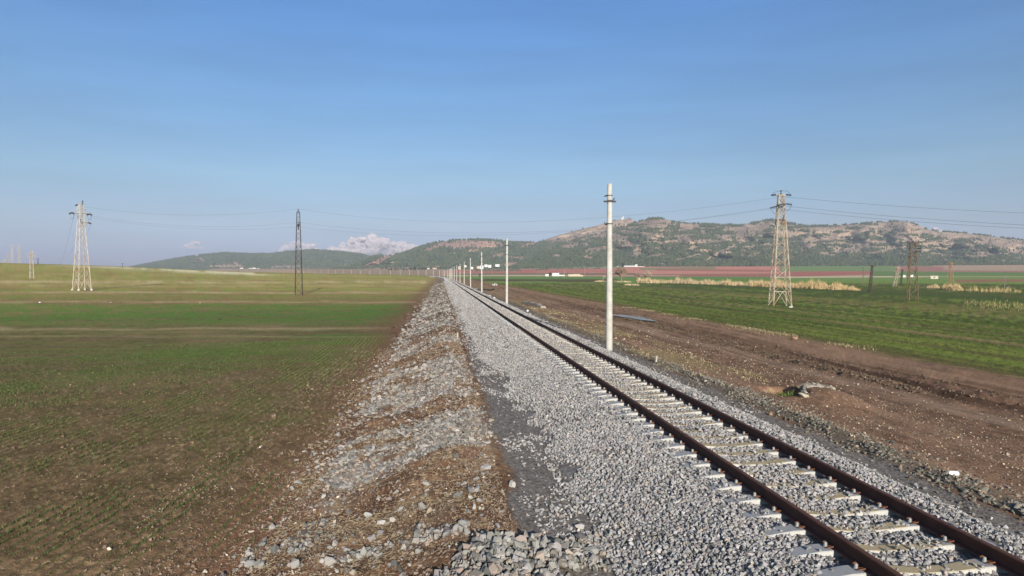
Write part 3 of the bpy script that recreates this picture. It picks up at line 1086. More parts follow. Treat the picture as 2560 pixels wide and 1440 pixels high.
def build_rubble():
    rg = np.random.default_rng(15)
    parts = []
    # left shoulder
    for (y0, y1, dens, size, var) in ((4.5, 11, 640, 0.037, VAR_SLAB), (11, 22, 330, 0.034, VAR_SLAB), (22, 45, 150, 0.046, VAR_B), (45, 110, 40, 0.075, VAR_B), (110, 260, 4, 0.12, VAR_C)):
        n = int(4.6 * (y1 - y0) * dens)
        U = rg.uniform(-3.4, 1.2, n)
        S = rg.uniform(y0, y1, n)
        if y0 < 5:
            U = rg.uniform(-3.4, 2.1, n)
        gm = gravel_mask(U, S)
        if y0 < 5:   # the big pile in the foreground reaches the ballast
            gm = np.maximum(gm, band(U, 0.0, 2.0, 0.3) * (S < 8.35 + 0.75 * U / 1.7 + (fbm(U * 1.6, U * 0, 3, 222) - 0.5) * 1.5) * (~((U > 1.35) & (S < 7.9) & (S > 7.0))))
        lone = 0.05 * band(U, -3.2, 1.0, 0.3)
        k = rg.random(n) < np.maximum(gm, lone)
        U, S, gm = U[k], S[k], gm[k]
        n = len(U)
        sz = size * np.clip(rg.lognormal(0, 0.52, n), 0.35, 3.0)
        Z = gh(U, S) + sz * rg.uniform(0.1, 0.35, n)
        if y0 < 5:
            Z += 0.10 * band(U, 0.3, 1.7, 0.5) * (1 - ss(S, 8.6, 9.5))
        k = in_view(U, S, Z)
        U, S, Z, sz = U[k], S[k], Z[k], sz[k]
        C = stone_cols(len(U), rg, (0.245, 0.228, 0.203), 0.2, 0.2)
        parts.append(scatter(np.stack([U, S, Z], 1), sz, C, VAR_A if y0 < 5 else var, 30 + int(y0), 0.7 if y0 < 5 else 0.25))
    join_scatter('rubble_stones', parts, M_stone, 'heaps of broken grey limestone rubble dumped along the left shoulder', 'rubble')
    # old dark stones beside the right ballast, pebbles in the dirt
    parts = []
    for (y0, y1, dens, size, var) in ((6, 26, 230, 0.032, VAR_SLAB), (26, 60, 30, 0.045, VAR_B)):
        n = int(1.2 * (y1 - y0) * dens)
        U = 8.72 + rg.normal(0, 0.36, n)
        S = rg.uniform(y0, y1, n)
        sz = size * np.clip(rg.lognormal(0, 0.4, n), 0.4, 2.4)
        Z = gh(U, S) + sz * 0.2
        k = in_view(U, S, Z) & (rg.random(n) < 0.10 + 0.9 * ss(fbm(S / 0.9, U / 0.5, 3, 230), 0.42, 0.62))
        U, S, Z, sz = U[k], S[k], Z[k], sz[k]
        parts.append(scatter(np.stack([U, S, Z], 1), sz, stone_cols(len(U), rg, (0.185, 0.168, 0.135), 0.35, 0.25), var, 50 + int(y0), 0.3))
    join_scatter('verge_stones', parts, M_stone, 'ridge of old dark mossy stones beside the right ballast toe', 'stones')
    parts = []
    for (y0, y1, dens, size, var) in ((8, 20, 130, 0.016, VAR_B), (20, 36, 55, 0.022, VAR_B), (36, 75, 10, 0.036, VAR_B)):
        n = int(9 * (y1 - y0) * dens)
        U = rg.uniform(8.6, 17.5, n)
        S = rg.uniform(y0, y1, n)
        sz = size * np.clip(rg.lognormal(0, 0.45, n), 0.4, 3.0)
        pr = np.interp(U, [8.6, 9.5, 12.5, 14.5, 15.2, 16.4, 17.5], [1, 0.9, 0.7, 0.25, 0.3, 0.3, 0.05]) * (0.4 + 0.9 * fbm(U / 1.0, S / 2.0, 3, 231))
        Z = gh(U, S) + sz * 0.15
        k = (rg.random(n) < pr) & in_view(U, S, Z)
        U, S, Z, sz = U[k], S[k], Z[k], sz[k]
        C = stone_cols(len(U), rg, (0.33, 0.275, 0.205), 0.3, 0.3)
        brown = rg.random(len(U)) < 0.45
        C[brown] = np.array([0.15, 0.09, 0.055]) * rg.uniform(0.7, 1.3, (brown.sum(), 1))
        parts.append(scatter(np.stack([U, S, Z], 1), sz, C, var, 60 + int(y0), 0.3))
    # clods along the churned ridge of the track
    n = 9000
    U = np.concatenate([15.85 + rg.normal(0, 0.3, n), rg.uniform(16.4, 18.3, n // 3)])
    S = rg.uniform(14, 70, len(U))
    kk = rg.random(len(U)) < np.where(U < 16.4, ss(fbm(S / 6.0, S * 0, 3, 36), 0.38, 0.6), 0.6)
    U, S = U[kk], S[kk]
    sz = 0.042 * np.clip(rg.lognormal(0, 0.4, len(U)), 0.4, 2.2)
    Z = gh(U, S) + sz * 0.2
    k = in_view(U, S, Z)
    U, S, Z, sz = U[k], S[k], Z[k], sz[k]
    C = np.array([0.105, 0.075, 0.05])[None] * rg.uniform(0.6, 1.4, (len(U), 1))
    parts.append(scatter(np.stack([U, S, Z], 1), sz, C, VAR_B, 77, 0.3))
    join_scatter('pebbles_and_clods', parts, M_stone, 'pale pebbles and dark clods strewn over the brown dirt track', 'pebbles')
    # brown clods on the left shoulder and field edge
    parts = []
    for (y0, y1, dens, size) in ((5, 16, 900, 0.017), (16, 40, 190, 0.028)):
        n = int(6.4 * (y1 - y0) * dens)
        U = rg.uniform(-5.4, 1.0, n)
        S = rg.uniform(y0, y1, n)
        sz = size * np.clip(rg.lognormal(0, 0.5, n), 0.4, 3.0)
        pr = (1 - gravel_mask(U, S)) * (0.25 + 0.75 * band(U, -3.2, 1.0, 0.5)) * fbm(U / 0.6, S / 0.6, 3, 241) + 0.5 * band(U, 0.5, 1.0, 0.1)
        Z = gh(U, S) + sz * 0.1
        k = (rg.random(n) < pr) & in_view(U, S, Z)
        U, S, Z, sz = U[k], S[k], Z[k], sz[k]
        C = np.array([0.185, 0.132, 0.092])[None] * rg.uniform(0.65, 1.3, (len(U), 1))
        pale = rg.random(len(U)) < 0.035
        C[pale] = np.array([0.45, 0.39, 0.30]) * rg.uniform(0.7, 1.2, (pale.sum(), 1))
        parts.append(scatter(np.stack([U, S, Z], 1), sz, C, VAR_B, 80 + int(y0), 0.4))
    # crumbly tilth of the sown field
    for (y0, y1, dens, size) in ((5, 15, 150, 0.016), (15, 30, 36, 0.026)):
        n = int(26 * (y1 - y0) * dens)
        X = rg.uniform(-26, -2.5, n)
        Y = rg.uniform(y0 - 2, y1 + 2, n)
        k = (X < edge_left(Y)) & (rg.random(n) < fbm(X / 0.8, Y / 0.8, 3, 245))
        X, Y = X[k], Y[k]
        sz = size * np.clip(rg.lognormal(0, 0.5, len(X)), 0.4, 2.6)
        Z = gh(X, Y)
        k = in_view(X, Y, Z, 10)
        X, Y, Z, sz = X[k], Y[k], Z[k], sz[k]
        C = np.array([0.175, 0.118, 0.072])[None] * rg.uniform(0.65, 1.3, (len(X), 1))
        parts.append(scatter(np.stack([X, Y, Z], 1), sz, C, VAR_C, 95 + int(y0), 0.4))
    join_scatter('soil_clods', parts, M_stone, 'brown soil clods and small pale pebbles on the spoil bank', 'soil')


build_rubble()


def ribbons(P, ang, L, w, lift, C, bend, rg):
    """thin curved ribbons lying near the ground"""
    n = len(P)
    d = np.stack([np.cos(ang), np.sin(ang), np.zeros(n)], 1)
    sdir = np.stack([-np.sin(ang), np.cos(ang), np.zeros(n)], 1)
    pts = []
    for t in (-0.5, 0.0, 0.5):
        q = P + d * (t * L)[:, None] + sdir * (bend * (t * t - 0.12) * L)[:, None]
        q[:, 2] += lift * (1.2 if t == 0 else (0.3 if t < 0 else 1.0))
        pts.append(q)
    up = np.array([0, 0, 1.0])[None]
    V = []
    for q in pts:
        V.append(q - sdir * (w / 2)[:, None] - up * (w / 4)[:, None])
        V.append(q + sdir * (w / 2)[:, None] + up * (w / 4)[:, None])
    V = np.stack(V, 1)
    f = np.array([[0, 1, 3, 2], [2, 3, 5, 4]])
    Fc = (f[None] + (np.arange(n) * 6)[:, None, None]).reshape(-1, 4)
    return V.reshape(-1, 3), Fc, np.repeat(C, 6, 0)


def build_straw():
    rg = np.random.default_rng(25)
    Ps, Ss, Us, Ls, Ws = [], [], [], [], []
    for (y0, y1, dens, L, w) in ((5, 11, 900, 0.065, 0.005), (11, 18, 480, 0.085, 0.007), (18, 34, 80, 0.15, 0.011)):
        n = int(6 * (y1 - y0) * dens)
        U = rg.uniform(-4.6, 1.2, n)
        S = rg.uniform(y0, y1, n)
        m = band(U, -3.0, 0.9, 0.5) * (1 - 0.75 * gravel_mask(U, S)) * ss(fbm(U / 0.9, S / 0.9, 3, 251), 0.38, 0.62)
        m = np.maximum(m, 0.03 * (U < -2))
        m = np.maximum(m, 0.9 * band(U, -2.7, -1.7, 0.35) * (S < 12) * ss(fbm(U / 0.7, S / 0.7, 3, 252), 0.4, 0.6))
        k = rg.random(n) < m * 0.6
        Us.append(U[k])
        Ss.append(S[k])
        Ls.append(np.full(k.sum(), L))
        Ws.append(np.full(k.sum(), w))
    # scattered bits over the field
    n = 2600
    Us.append(rg.uniform(-22, -3, n))
    Ss.append(rg.uniform(5, 30, n))
    Ls.append(np.full(n, 0.075))
    Ws.append(np.full(n, 0.007))
    U = np.concatenate(Us)
    S = np.concatenate(Ss)
    L = np.concatenate(Ls) * rg.lognormal(0, 0.45, len(U))
    w = np.concatenate(Ws)
    Z = gh(U, S) + 0.012
    k = in_view(U, S, Z)
    U, S, Z, L, w = U[k], S[k], Z[k], L[k], w[k]
    C = np.array([0.40, 0.31, 0.185])[None] * rg.uniform(0.55, 1.3, (len(U), 1))
    C[rg.random(len(U)) < 0.3] *= np.array([0.6, 0.5, 0.45])
    V, Fc, C = ribbons(np.stack([U, S, Z], 1), rg.uniform(0, 2 * math.pi, len(U)), L, w, rg.uniform(0, 0.03, len(U)), C, rg.normal(0, 0.22, len(U)), rg)
    o = np_mesh('straw', V, Fc, M_blade, False, C)
    tag(o, 'dry yellow straw scattered over the brown spoil bank and field', 'straw', kind='stuff')


build_straw()


def tufts(P, h, w, C, nb, rg, spread=0.5):
    """each tuft: nb bent narrow blades"""
    n = len(P)
    V, Cc = [], []
    for b in range(nb):
        a = rg.uniform(0, 2 * math.pi, n)
        tilt = rg.uniform(0.15, 1.0, n) * spread
        hh = h * rg.uniform(0.6, 1.2, n)
        d = np.stack([np.cos(a), np.sin(a), np.zeros(n)], 1)
        s = np.stack([-np.sin(a), np.cos(a), np.zeros(n)], 1)
        base = P + d * (w * rg.uniform(0, 2, n))[:, None]
        mid = base + d * (hh * tilt * 0.4)[:, None]
        mid[:, 2] += hh * 0.6
        tip = base + d * (hh * tilt)[:, None]
        tip[:, 2] += hh * (1 - 0.3 * tilt)
        V.append(np.stack([base - s * (w / 2)[:, None], base + s * (w / 2)[:, None], mid + s * (w / 2.4)[:, None], mid - s * (w / 2.4)[:, None], tip], 1))
        Cc.append(np.repeat((C * rg.uniform(0.8, 1.2, (n, 1)))[:, None, :], 5, 1))
    V = np.concatenate(V).reshape(-1, 3)
    Cc = np.concatenate(Cc).reshape(-1, 3)
    m = n * nb
    f = np.array([[0, 1, 2], [0, 2, 3], [3, 2, 4]])
    Fc = (f[None] + (np.arange(m) * 5)[:, None, None]).reshape(-1, 3)
    return V, Fc, Cc


def build_crop():
    rg = np.random.default_rng(35)
    # left: young cereal in drilled rows
    parts = []
    for (r0, r1, sp, step, h, w, nb) in ((6, 14, ROW, 0.013, 0.036, 0.0065, 3), (14, 26, ROW, 0.026, 0.045, 0.010, 3), (26, 48, ROW, 0.085, 0.055, 0.020, 3)):
        rows = np.arange(-60, 3, 1) * sp if False else np.round(np.arange(-58, 2, sp) / sp) * sp
        ys = np.arange(4, r1 + 3, step)
        RU, SS = np.meshgrid(rows, ys)
        U = RU.ravel() + rg.normal(0, 0.022, RU.size)
        Y = SS.ravel() + rg.uniform(-step, step, RU.size)
        X = U + row_off(Y)
        r = np.hypot(X, Y)
        Z = gh(X, Y)
        k = (r >= r0) & (r < r1) & in_view(X, Y, Z, 20)
        k &= X < edge_left(Y) - 0.25
        X, Y, Z = X[k], Y[k], Z[k]
        px, py = proj(X, Y, Z)
        g = green_left(X, Y, px, py)
        clump = fbm(X / 0.6 + 3, Y / 1.6, 3, 261)
        p = np.clip((0.36 + 0.9 * g) * (0.2 + 1.5 * ss(clump, 0.38, 0.62)), 0, 0.92)
        p *= ss(edge_left(Y) - X, 0.2, 1.6) * 0.8 + 0.2
        k = rg.random(len(X)) < p
        X, Y, Z, cl = X[k], Y[k], Z[k], clump[k]
        C = np.array([0.078, 0.106, 0.034])[None] * rg.uniform(0.65, 1.35, (len(X), 1))
        C[rg.random(len(X)) < 0.15] = np.array([0.14, 0.125, 0.045])
        parts.append(tufts(np.stack([X, Y, Z - 0.004], 1), h * (0.7 + 0.8 * ss(cl, 0.4, 0.7)) * rg.uniform(0.7, 1.2, len(X)), np.full(len(X), w), C, nb, rg, 0.7))
    join_scatter('young_wheat', parts, M_blade, 'thin rows of young green wheat in the brown left field', 'crop')
    # right: thicker stand
    parts = []
    for (r0, r1, dens, h, w) in ((24, 45, 60, 0.045, 0.016), (45, 80, 20, 0.055, 0.03)):
        n = int((r1 * 0.95 - 21) * (r1) * dens)
        X = rg.uniform(21, 21 + r1 * 0.85, n)
        Y = rg.uniform(8, r1, n)
        r = np.hypot(X, Y)
        k = (r >= r0) & (r < r1)
        X, Y = X[k], Y[k]
        rowj = np.round(X / 0.36) * 0.36 + rg.normal(0, 0.035, len(X))
        X = np.where(rg.random(len(X)) < 0.8, rowj, X)
        Z = gh(X, Y)
        soil = ss(fbm(X / 1.3, Y / 45.0, 4, 153), 0.58, 0.72)
        k = in_view(X, Y, Z, 20) & (X > 21.9 + rg.random(len(X)) * 0.8) & (rg.random(len(X)) > soil * 0.93)
        X, Y, Z = X[k], Y[k], Z[k]
        C = np.array([0.092, 0.112, 0.033])[None] * rg.uniform(0.6, 1.3, (len(X), 1))
        yel = ss(fbm(X / 2.4, Y / 30.0, 4, 152), 0.5, 0.7)
        C = C + (np.array([0.13, 0.135, 0.042]) - C) * (yel * 0.6)[:, None]
        parts.append(tufts(np.stack([X, Y, Z - 0.01], 1), h * rg.uniform(0.6, 1.3, len(X)), np.full(len(X), w), C, 4, rg, 0.6))
    join_scatter('green_wheat', parts, M_blade, 'dense green wheat covering the right field beyond the dirt track', 'crop')
    # dry grass on the verges
    n = 5200
    X = np.concatenate([rg.normal(21.8, 0.5, n), rg.uniform(8.5, 11.5, n)])
    Y = np.concatenate([rg.uniform(20, 80, n), rg.uniform(22, 70, n)])
    m = ss(fbm(X / 1.2, Y / 3.0, 3, 271), 0.46, 0.62)
    m = np.where(X > 18, ss(fbm(Y / 3.2, Y * 0, 4, 272), 0.55, 0.7) * 0.8, m * 0.6)
    Z = gh(X, Y)
    k = (rg.random(len(X)) < m) & in_view(X, Y, Z, 10)
    X, Y, Z = X[k], Y[k], Z[k]
    C = np.array([0.27, 0.215, 0.12])[None] * rg.uniform(0.6, 1.3, (len(X), 1))
    h = np.where(X > 18, 0.13, 0.07) * rg.uniform(0.5, 1.4, len(X))
    V, Fc, C = tufts(np.stack([X, Y, Z], 1), h, np.full(len(X), 0.022), C, 4, rg, 0.7)
    o = np_mesh('dry_grass', V, Fc, M_blade, False, C)
    tag(o, 'dry yellow grass tufts along the dirt track verges', 'grass', kind='stuff')


build_crop()


def build_reeds():
    rg = np.random.default_rng(45)
    parts = []

    def bed(px0, px1, py0, py1, n, hpx, jit, rgb, ragged):
        px = rg.uniform(px0, px1, n)
        base = np.interp(px, [px0, px1], [py0, py1]) + rg.normal(0, jit, n)
        q = [ground_at(px0 + (px1 - px0) * i / 24, py0 + (py1 - py0) * i / 24)[3] for i in range(25)]
        dd = np.interp(px, np.linspace(px0, px1, 25), q)
        dd = dd * (1 + (rg.normal(0, jit * 0.02, n)))
        x, y, _ = from_px(px, base, dd)
        z = gh(x, y, False)
        gate = ss(fbm(px / 22.0, px * 0 + 5, 4, 281), 0.26, 0.5) if ragged else np.ones(n)
        edge = np.minimum(px - px0, px1 - px) / (px1 - px0)
        gate = gate * ss(edge, 0.0, 0.12)
        k = rg.random(n) < gate
        h = hpx / F * dd * np.clip(rg.lognormal(-0.25, 0.35, n), 0.25, 1.35) * (0.35 + 1.1 * fbm(px / 14.0, px * 0, 3, 282)) * (0.5 + 0.5 * ss(edge, 0, 0.2))
        C = np.array(rgb)[None] * rg.uniform(0.6, 1.25, (n, 1))
        parts.append(tufts(np.stack([x, y, z - 0.05], 1)[k], h[k], (dd * 0.00035)[k], C[k], 2, rg, 0.28))
    bed(1590, 1650, 706, 708, 1500, 12, 0.8, (0.50, 0.37, 0.21), False)
    bed(1632, 1970, 706, 716, 7000, 10.5, 1.0, (0.46, 0.345, 0.20), True)
    bed(1870, 2135, 714.5, 724, 7000, 15, 1.2, (0.47, 0.34, 0.17), False)
    bed(2040, 2155, 722, 726, 1300, 10, 0.9, (0.47, 0.34, 0.17), True)
    bed(1810, 1840, 712, 713, 500, 12, 1.0, (0.5, 0.37, 0.2), False)
    bed(2315, 2350, 719, 720, 400, 8, 1.0, (0.46, 0.34, 0.19), False)
    bed(2352, 2410, 722, 726, 1700, 14, 1.2, (0.45, 0.33, 0.17), False)
    bed(2410, 2560, 727, 731, 800, 12, 1.2, (0.38, 0.29, 0.14), True)
    bed(2400, 2600, 760, 770, 700, 9, 3.0, (0.30, 0.25, 0.11), True)
    bed(1480, 1610, 704, 706, 700, 4, 0.6, (0.5, 0.38, 0.22), True)
    bed(1560, 1600, 712.5, 713.5, 300, 4, 0.6, (0.5, 0.40, 0.24), False)
    join_scatter('reed_bed', parts, M_blade, 'golden dry reeds in a ragged strip across the right fields', 'reeds')


build_reeds()


# ------------------------------------------------------------------ hills and their forest
def pl(pts):
    a = np.array(pts, float)
    return a[:, 0], a[:, 1]


HILLS = {
    'far': dict(ridge=[(300, 674), (330, 668), (380, 658), (430, 648), (500, 638), (560, 632), (620, 635), (670, 635), (720, 629), (780, 625), (840, 628), (900, 635), (945, 646), (1000, 660), (1080, 676)],
                base=[(300, 675), (1080, 675)], d0=3250, d1=4100, seed=301),
    'mid': dict(ridge=[(830, 676), (870, 668), (900, 657), (935, 641), (1000, 636), (1050, 617), (1090, 606), (1130, 601), (1190, 598.5), (1250, 601), (1275, 606), (1340, 606), (1400, 604), (1480, 603), (1600, 610), (1700, 640)],
                base=[(830, 677), (1000, 674), (1200, 673), (1700, 671)], d0=2350, d1=3300, seed=311),
    'back': dict(ridge=[(1290, 625), (1320, 612), (1350, 603), (1400, 587), (1450, 574), (1500, 562), (1540, 550), (1572, 546), (1600, 557), (1660, 575), (1800, 600)],
                 base=[(1290, 650), (1800, 640)], d0=2900, d1=3400, seed=321),
    'main': dict(ridge=[(1270, 668), (1300, 650), (1340, 632), (1400, 611), (1450, 596), (1500, 584), (1540, 571), (1580, 559), (1605, 551), (1630, 545), (1648, 545), (1670, 550), (1700, 557), (1740, 559), (1800, 561), (1850, 562), (1880, 557), (1925, 548), (1960, 554), (2000, 563), (2060, 564), (2110, 562), (2150, 559), (2200, 555), (2262, 553), (2290, 561), (2320, 574), (2350, 579), (2400, 581), (2450, 587), (2500, 594), (2560, 600), (2700, 614), (2900, 632)],
                 base=[(1270, 672), (1500, 669), (1950, 667.5), (2560, 668), (2900, 669)], d0=1980, d1=2950, seed=331),
}
BARE = {
    'far': [(590, 660, 14, 4, 20), (505, 650, 12, 5, 30), (720, 668, 60, 4, 0), (560, 667, 60, 4, 0), (950, 652, 42, 5, -28)],
    'mid': [(1175, 612, 92, 11, 0), (1090, 616, 45, 6, -22), (1185, 627, 22, 4, 0), (1245, 640, 20, 4, -8), (1290, 645, 26, 4, 5), (950, 652, 55, 7, -25), (1300, 660, 50, 6, -5), (1350, 600, 60, 6, -22), (990, 671, 130, 3, -2)],
    'back': [(1560, 553, 40, 9, 0), (1440, 580, 120, 7, -17), (1500, 570, 60, 6, -17)],
    'main': [(1437, 588, 85, 7, -18), (1495, 585, 38, 7, 5), (1553, 597, 28, 9, 24), (1643, 560, 50, 11, 0), (1727, 566, 24, 6, -8), (1759, 580, 9, 8, 0), (1713, 599, 26, 4, -5),
             (1885, 570, 55, 8, -6), (1851, 590, 10, 14, 30), (1800, 633, 46, 5, -28), (1592, 633, 10, 15, 28), (1667, 606, 28, 4, -10), (1422, 616, 25, 6, 0), (1812, 561, 40, 3, 0),
             (2037, 600, 40, 8, -5), (2150, 578, 60, 6, -14), (2276, 565, 50, 8, 12), (2050, 572, 55, 4, 0), (2400, 590, 120, 8, 6), (2515, 609, 70, 12, 5), (2205, 629, 40, 4, -12), (2020, 618, 24, 8, -20),
             (1960, 585, 28, 10, 10), (1930, 560, 20, 5, 0), (1500, 620, 26, 4, -5), (1640, 640, 30, 4, -8), (1720, 645, 40, 4, -12), (1800, 603, 30, 4, -8), (2100, 590, 30, 5, -10), (2330, 610, 40, 5, 0), (2460, 640, 40, 4, -5), (1470, 645, 16, 5, 0), (1390, 640, 20, 4, 0), (1560, 612, 30, 3, 10), (1880, 640, 20, 6, -20), (1660, 660, 10, 3, 0)],
}


def hill_surface(h, px, t):
    rx, ry = pl(h['ridge'])
    bx, by = pl(h['base'])
    yr = np.interp(px, rx, ry)
    yb = np.interp(px, bx, by)
    sd = h['seed']
    # shoulders and gullies: the slope steps forward and back
    env = np.sin(np.pi * np.clip(t, 0, 1))
    sp = fbm(px / 95.0, t * 3.0 + px / 400.0, 4, sd) - 0.5
    d = h['d0'] + (h['d1'] - h['d0']) * np.clip(t, 0, 1) + env * sp * 520 + np.maximum(0, t - 1) * 900
    g = 0.55 * t + 0.45 * t * t * (3 - 2 * t)
    g = g + env * (fbm(px / 70.0 + 5, t * 2.5, 3, sd + 3) - 0.5) * 0.22
    y = yb + (yr - yb) * np.clip(g, 0, 1.0)
    y = y + np.maximum(0, t - 1) * 160
    y = y + (fbm(px / 6.0, t * 40, 2, sd + 5) - 0.5) * 1.3 * env
    x, yy, z = from_px(px, y, d)
    return x, yy, z, y, d


def forest_prob(name, px, py, t):
    sd = HILLS[name]['seed'] + 40
    n = fbm(px / 34.0 + py / 26.0, py / 4.2 - px / 160.0, 4, sd)
    n2 = fbm(px / 9.0, py / 2.2, 3, sd + 9)
    if name == 'far':
        p = 0.98 - 0.9 * ss(n, 0.66, 0.78)
    elif name == 'mid':
        p = 0.97 - 0.8 * ss(n, 0.60, 0.74)
    elif name == 'back':
        p = 0.10 + 0.5 * ss(n, 0.6, 0.7)
    else:
        th = np.interp(px, [1300, 1500, 1900, 2100, 2350, 2600], [0.565, 0.545, 0.53, 0.485, 0.45, 0.435])
        th = th + 0.16 * ss(py, 615, 660) - 0.06 * (1 - ss(py, 575, 600))
        p = 1 - 0.95 * ss(n * 0.75 + n2 * 0.25, th - 0.045, th + 0.045)
    if name == 'main':
        p = np.maximum(p, 0.95 * (1 - ss(t, 0.02, 0.07)) * (px > 1480))
    b = np.zeros_like(p)
    for (cx, cy, ax, ay, rot) in BARE[name]:
        a = math.radians(rot)
        dx = px - cx
        dy = py - cy
        u = (dx * math.cos(a) + dy * math.sin(a)) / ax
        v = (-dx * math.sin(a) + dy * math.cos(a)) / ay
        b = np.maximum(b, 1 - ss(np.hypot(u, v) + (n2 - 0.5) * 0.9, 0.75, 1.15))
    return p * (1 - 0.97 * b), b


def tree_variants():
    out = []
    rg = np.random.default_rng(77)
    for k in range(7):
        n = 6
        V = []
        tiers = ((0.10, 0.15), (0.26, 0.34), (0.55, 0.30), (0.80, 0.15))
        for (z, rad) in tiers:
            for i in range(n):
                a = 2 * math.pi * (i + 0.3 * z) / n
                rr = rad * rg.uniform(0.7, 1.25)
                V.append((rr * math.cos(a), rr * math.sin(a), z + rg.uniform(-0.05, 0.05)))
        V.append((0, 0, 1.0))
        Fq = []
        for j in range(len(tiers) - 1):
            for i in range(n):
                a, b, c_, d_ = j * n + i, j * n + (i + 1) % n, (j + 1) * n + (i + 1) % n, (j + 1) * n + i
                Fq += [(a, b, c_), (a, c_, d_)]
        j = len(tiers) - 1
        for i in range(n):
            Fq.append((j * n + i, j * n + (i + 1) % n, len(V) - 1))
        out.append((np.array(V), np.array(Fq)))
    return out


TREE_VAR = tree_variants()


def build_hills():
    rg = np.random.default_rng(55)
    counts = {'far': 21000, 'mid': 24000, 'back': 3500, 'main': 66000}
    for name, h in HILLS.items():
        rx, ry = pl(h['ridge'])
        cols = np.arange(rx[0], rx[-1] + 1, 3.0)
        ts = np.concatenate([[-0.06], np.linspace(0, 1, 90), [1.04, 1.12, 1.3]])
        PX, T = np.meshgrid(cols, ts)
        x, y, z, py, d = hill_surface(h, PX.ravel(), T.ravel())
        z = np.where(T.ravel() < 0, z - 25, z)
        idx = np.arange(x.size).reshape(len(ts), len(cols))
        Q = np.stack([idx[:-1, :-1], idx[:-1, 1:], idx[1:, 1:], idx[1:, :-1]], -1).reshape(-1, 4)
        p, b = forest_prob(name, PX.ravel(), py, T.ravel())
        n1 = fbm(PX.ravel() / 16.0, py / 4.0, 4, h['seed'] + 60)
        c = np.tile(alb(160, 136, 115, 0.7), (x.size, 1))
        c = mixc(c, alb(184, 160, 133, 0.7), ss(n1, 0.5, 0.72))
        c = mixc(c, alb(126, 104, 90, 0.7), ss(fbm(PX.ravel() / 7.0, py / 2.0, 3, h['seed'] + 61), 0.5, 0.7) * 0.8)
        if name == 'mid':
            c = mixc(c, alb(174, 132, 113, 0.75), b * 0.7)
        c = mixc(c, alb(96, 92, 72), np.clip(p, 0, 1) * 0.75)
        o = np_mesh('hill', np.stack([x, y, z], 1), Q, M_hill, True, c)
        tag(o, kind='structure')
        # pines
        n = counts[name] * 2
        px = rg.uniform(rx[0], rx[-1], n)
        t = rg.random(n) ** 0.85
        x, y, z, py, d = hill_surface(h, px, t)
        p, b = forest_prob(name, px, py, t)
        # pines standing on the skyline
        sky_n = fbm(px / 14.0, px * 0 + 2, 3, h['seed'] + 70)
        p = np.maximum(p, ss(t, 0.965, 0.985) * ss(sky_n, 0.42, 0.6) * 0.9) if name != 'far' else p
        k = rg.random(n) < p * 0.5
        P = np.stack([x, y, z - 0.4], 1)[k]
        m = len(P)
        size = np.clip(rg.normal(8.6, 1.8, m), 4, 13)
        if name in ('main',):
            size *= 0.80
        C = np.array([0.050, 0.060, 0.032])[None] * rg.uniform(0.55, 1.5, (m, 1))
        warm = fbm(px[k] / 20.0, py[k] / 6.0, 3, h['seed'] + 80)
        C = C + (np.array([0.072, 0.078, 0.034]) - C) * (ss(warm, 0.5, 0.75) * 0.6)[:, None]
        V, Fc, Cc = scatter(P, size, C, TREE_VAR, 88 + h['seed'], 0.03)
        o = np_mesh('hillside_forest', V, Fc, M_tree, False, Cc)
        lab = {'far': 'dense dark pine forest covering the low far hill on the left', 'mid': 'pine forest on the middle hill below the bare pink plateau',
               'back': 'sparse pines on the bare ridge under the radar station', 'main': 'patchy pine forest over the long rocky mountainside on the right'}[name]
        tag(o, lab, 'forest', kind='stuff')


build_hills()


def build_orchard():
    """rows of olives on the red foot slope"""
    rg = np.random.default_rng(65)
    px = rg.uniform(1190, 1500, 900)
    py = np.round(rg.uniform(664, 674, 900) / 1.6) * 1.6
    d = 1900 - (py - 664) * 22
    x, y, _ = from_px(px, py, d)
    z = gh(x, y, False)
    k = fbm(px / 40.0, py / 6.0, 2, 66) > 0.42
    P = np.stack([x, y, z - 0.2], 1)[k]
    C = np.array([0.075, 0.075, 0.05])[None] * rg.uniform(0.7, 1.3, (len(P), 1))
    sz = rg.uniform(2.4, 3.8, len(P))
    V, Fc, Cc = scatter(P, sz, C, hull_variants(6, 14, 67, 0.9), 68, 0.1)
    o = np_mesh('olive_orchard', V, Fc, M_tree, False, Cc)
    tag(o, 'rows of small grey green olive trees on the red foot slope', 'orchard', kind='stuff')


build_orchard()


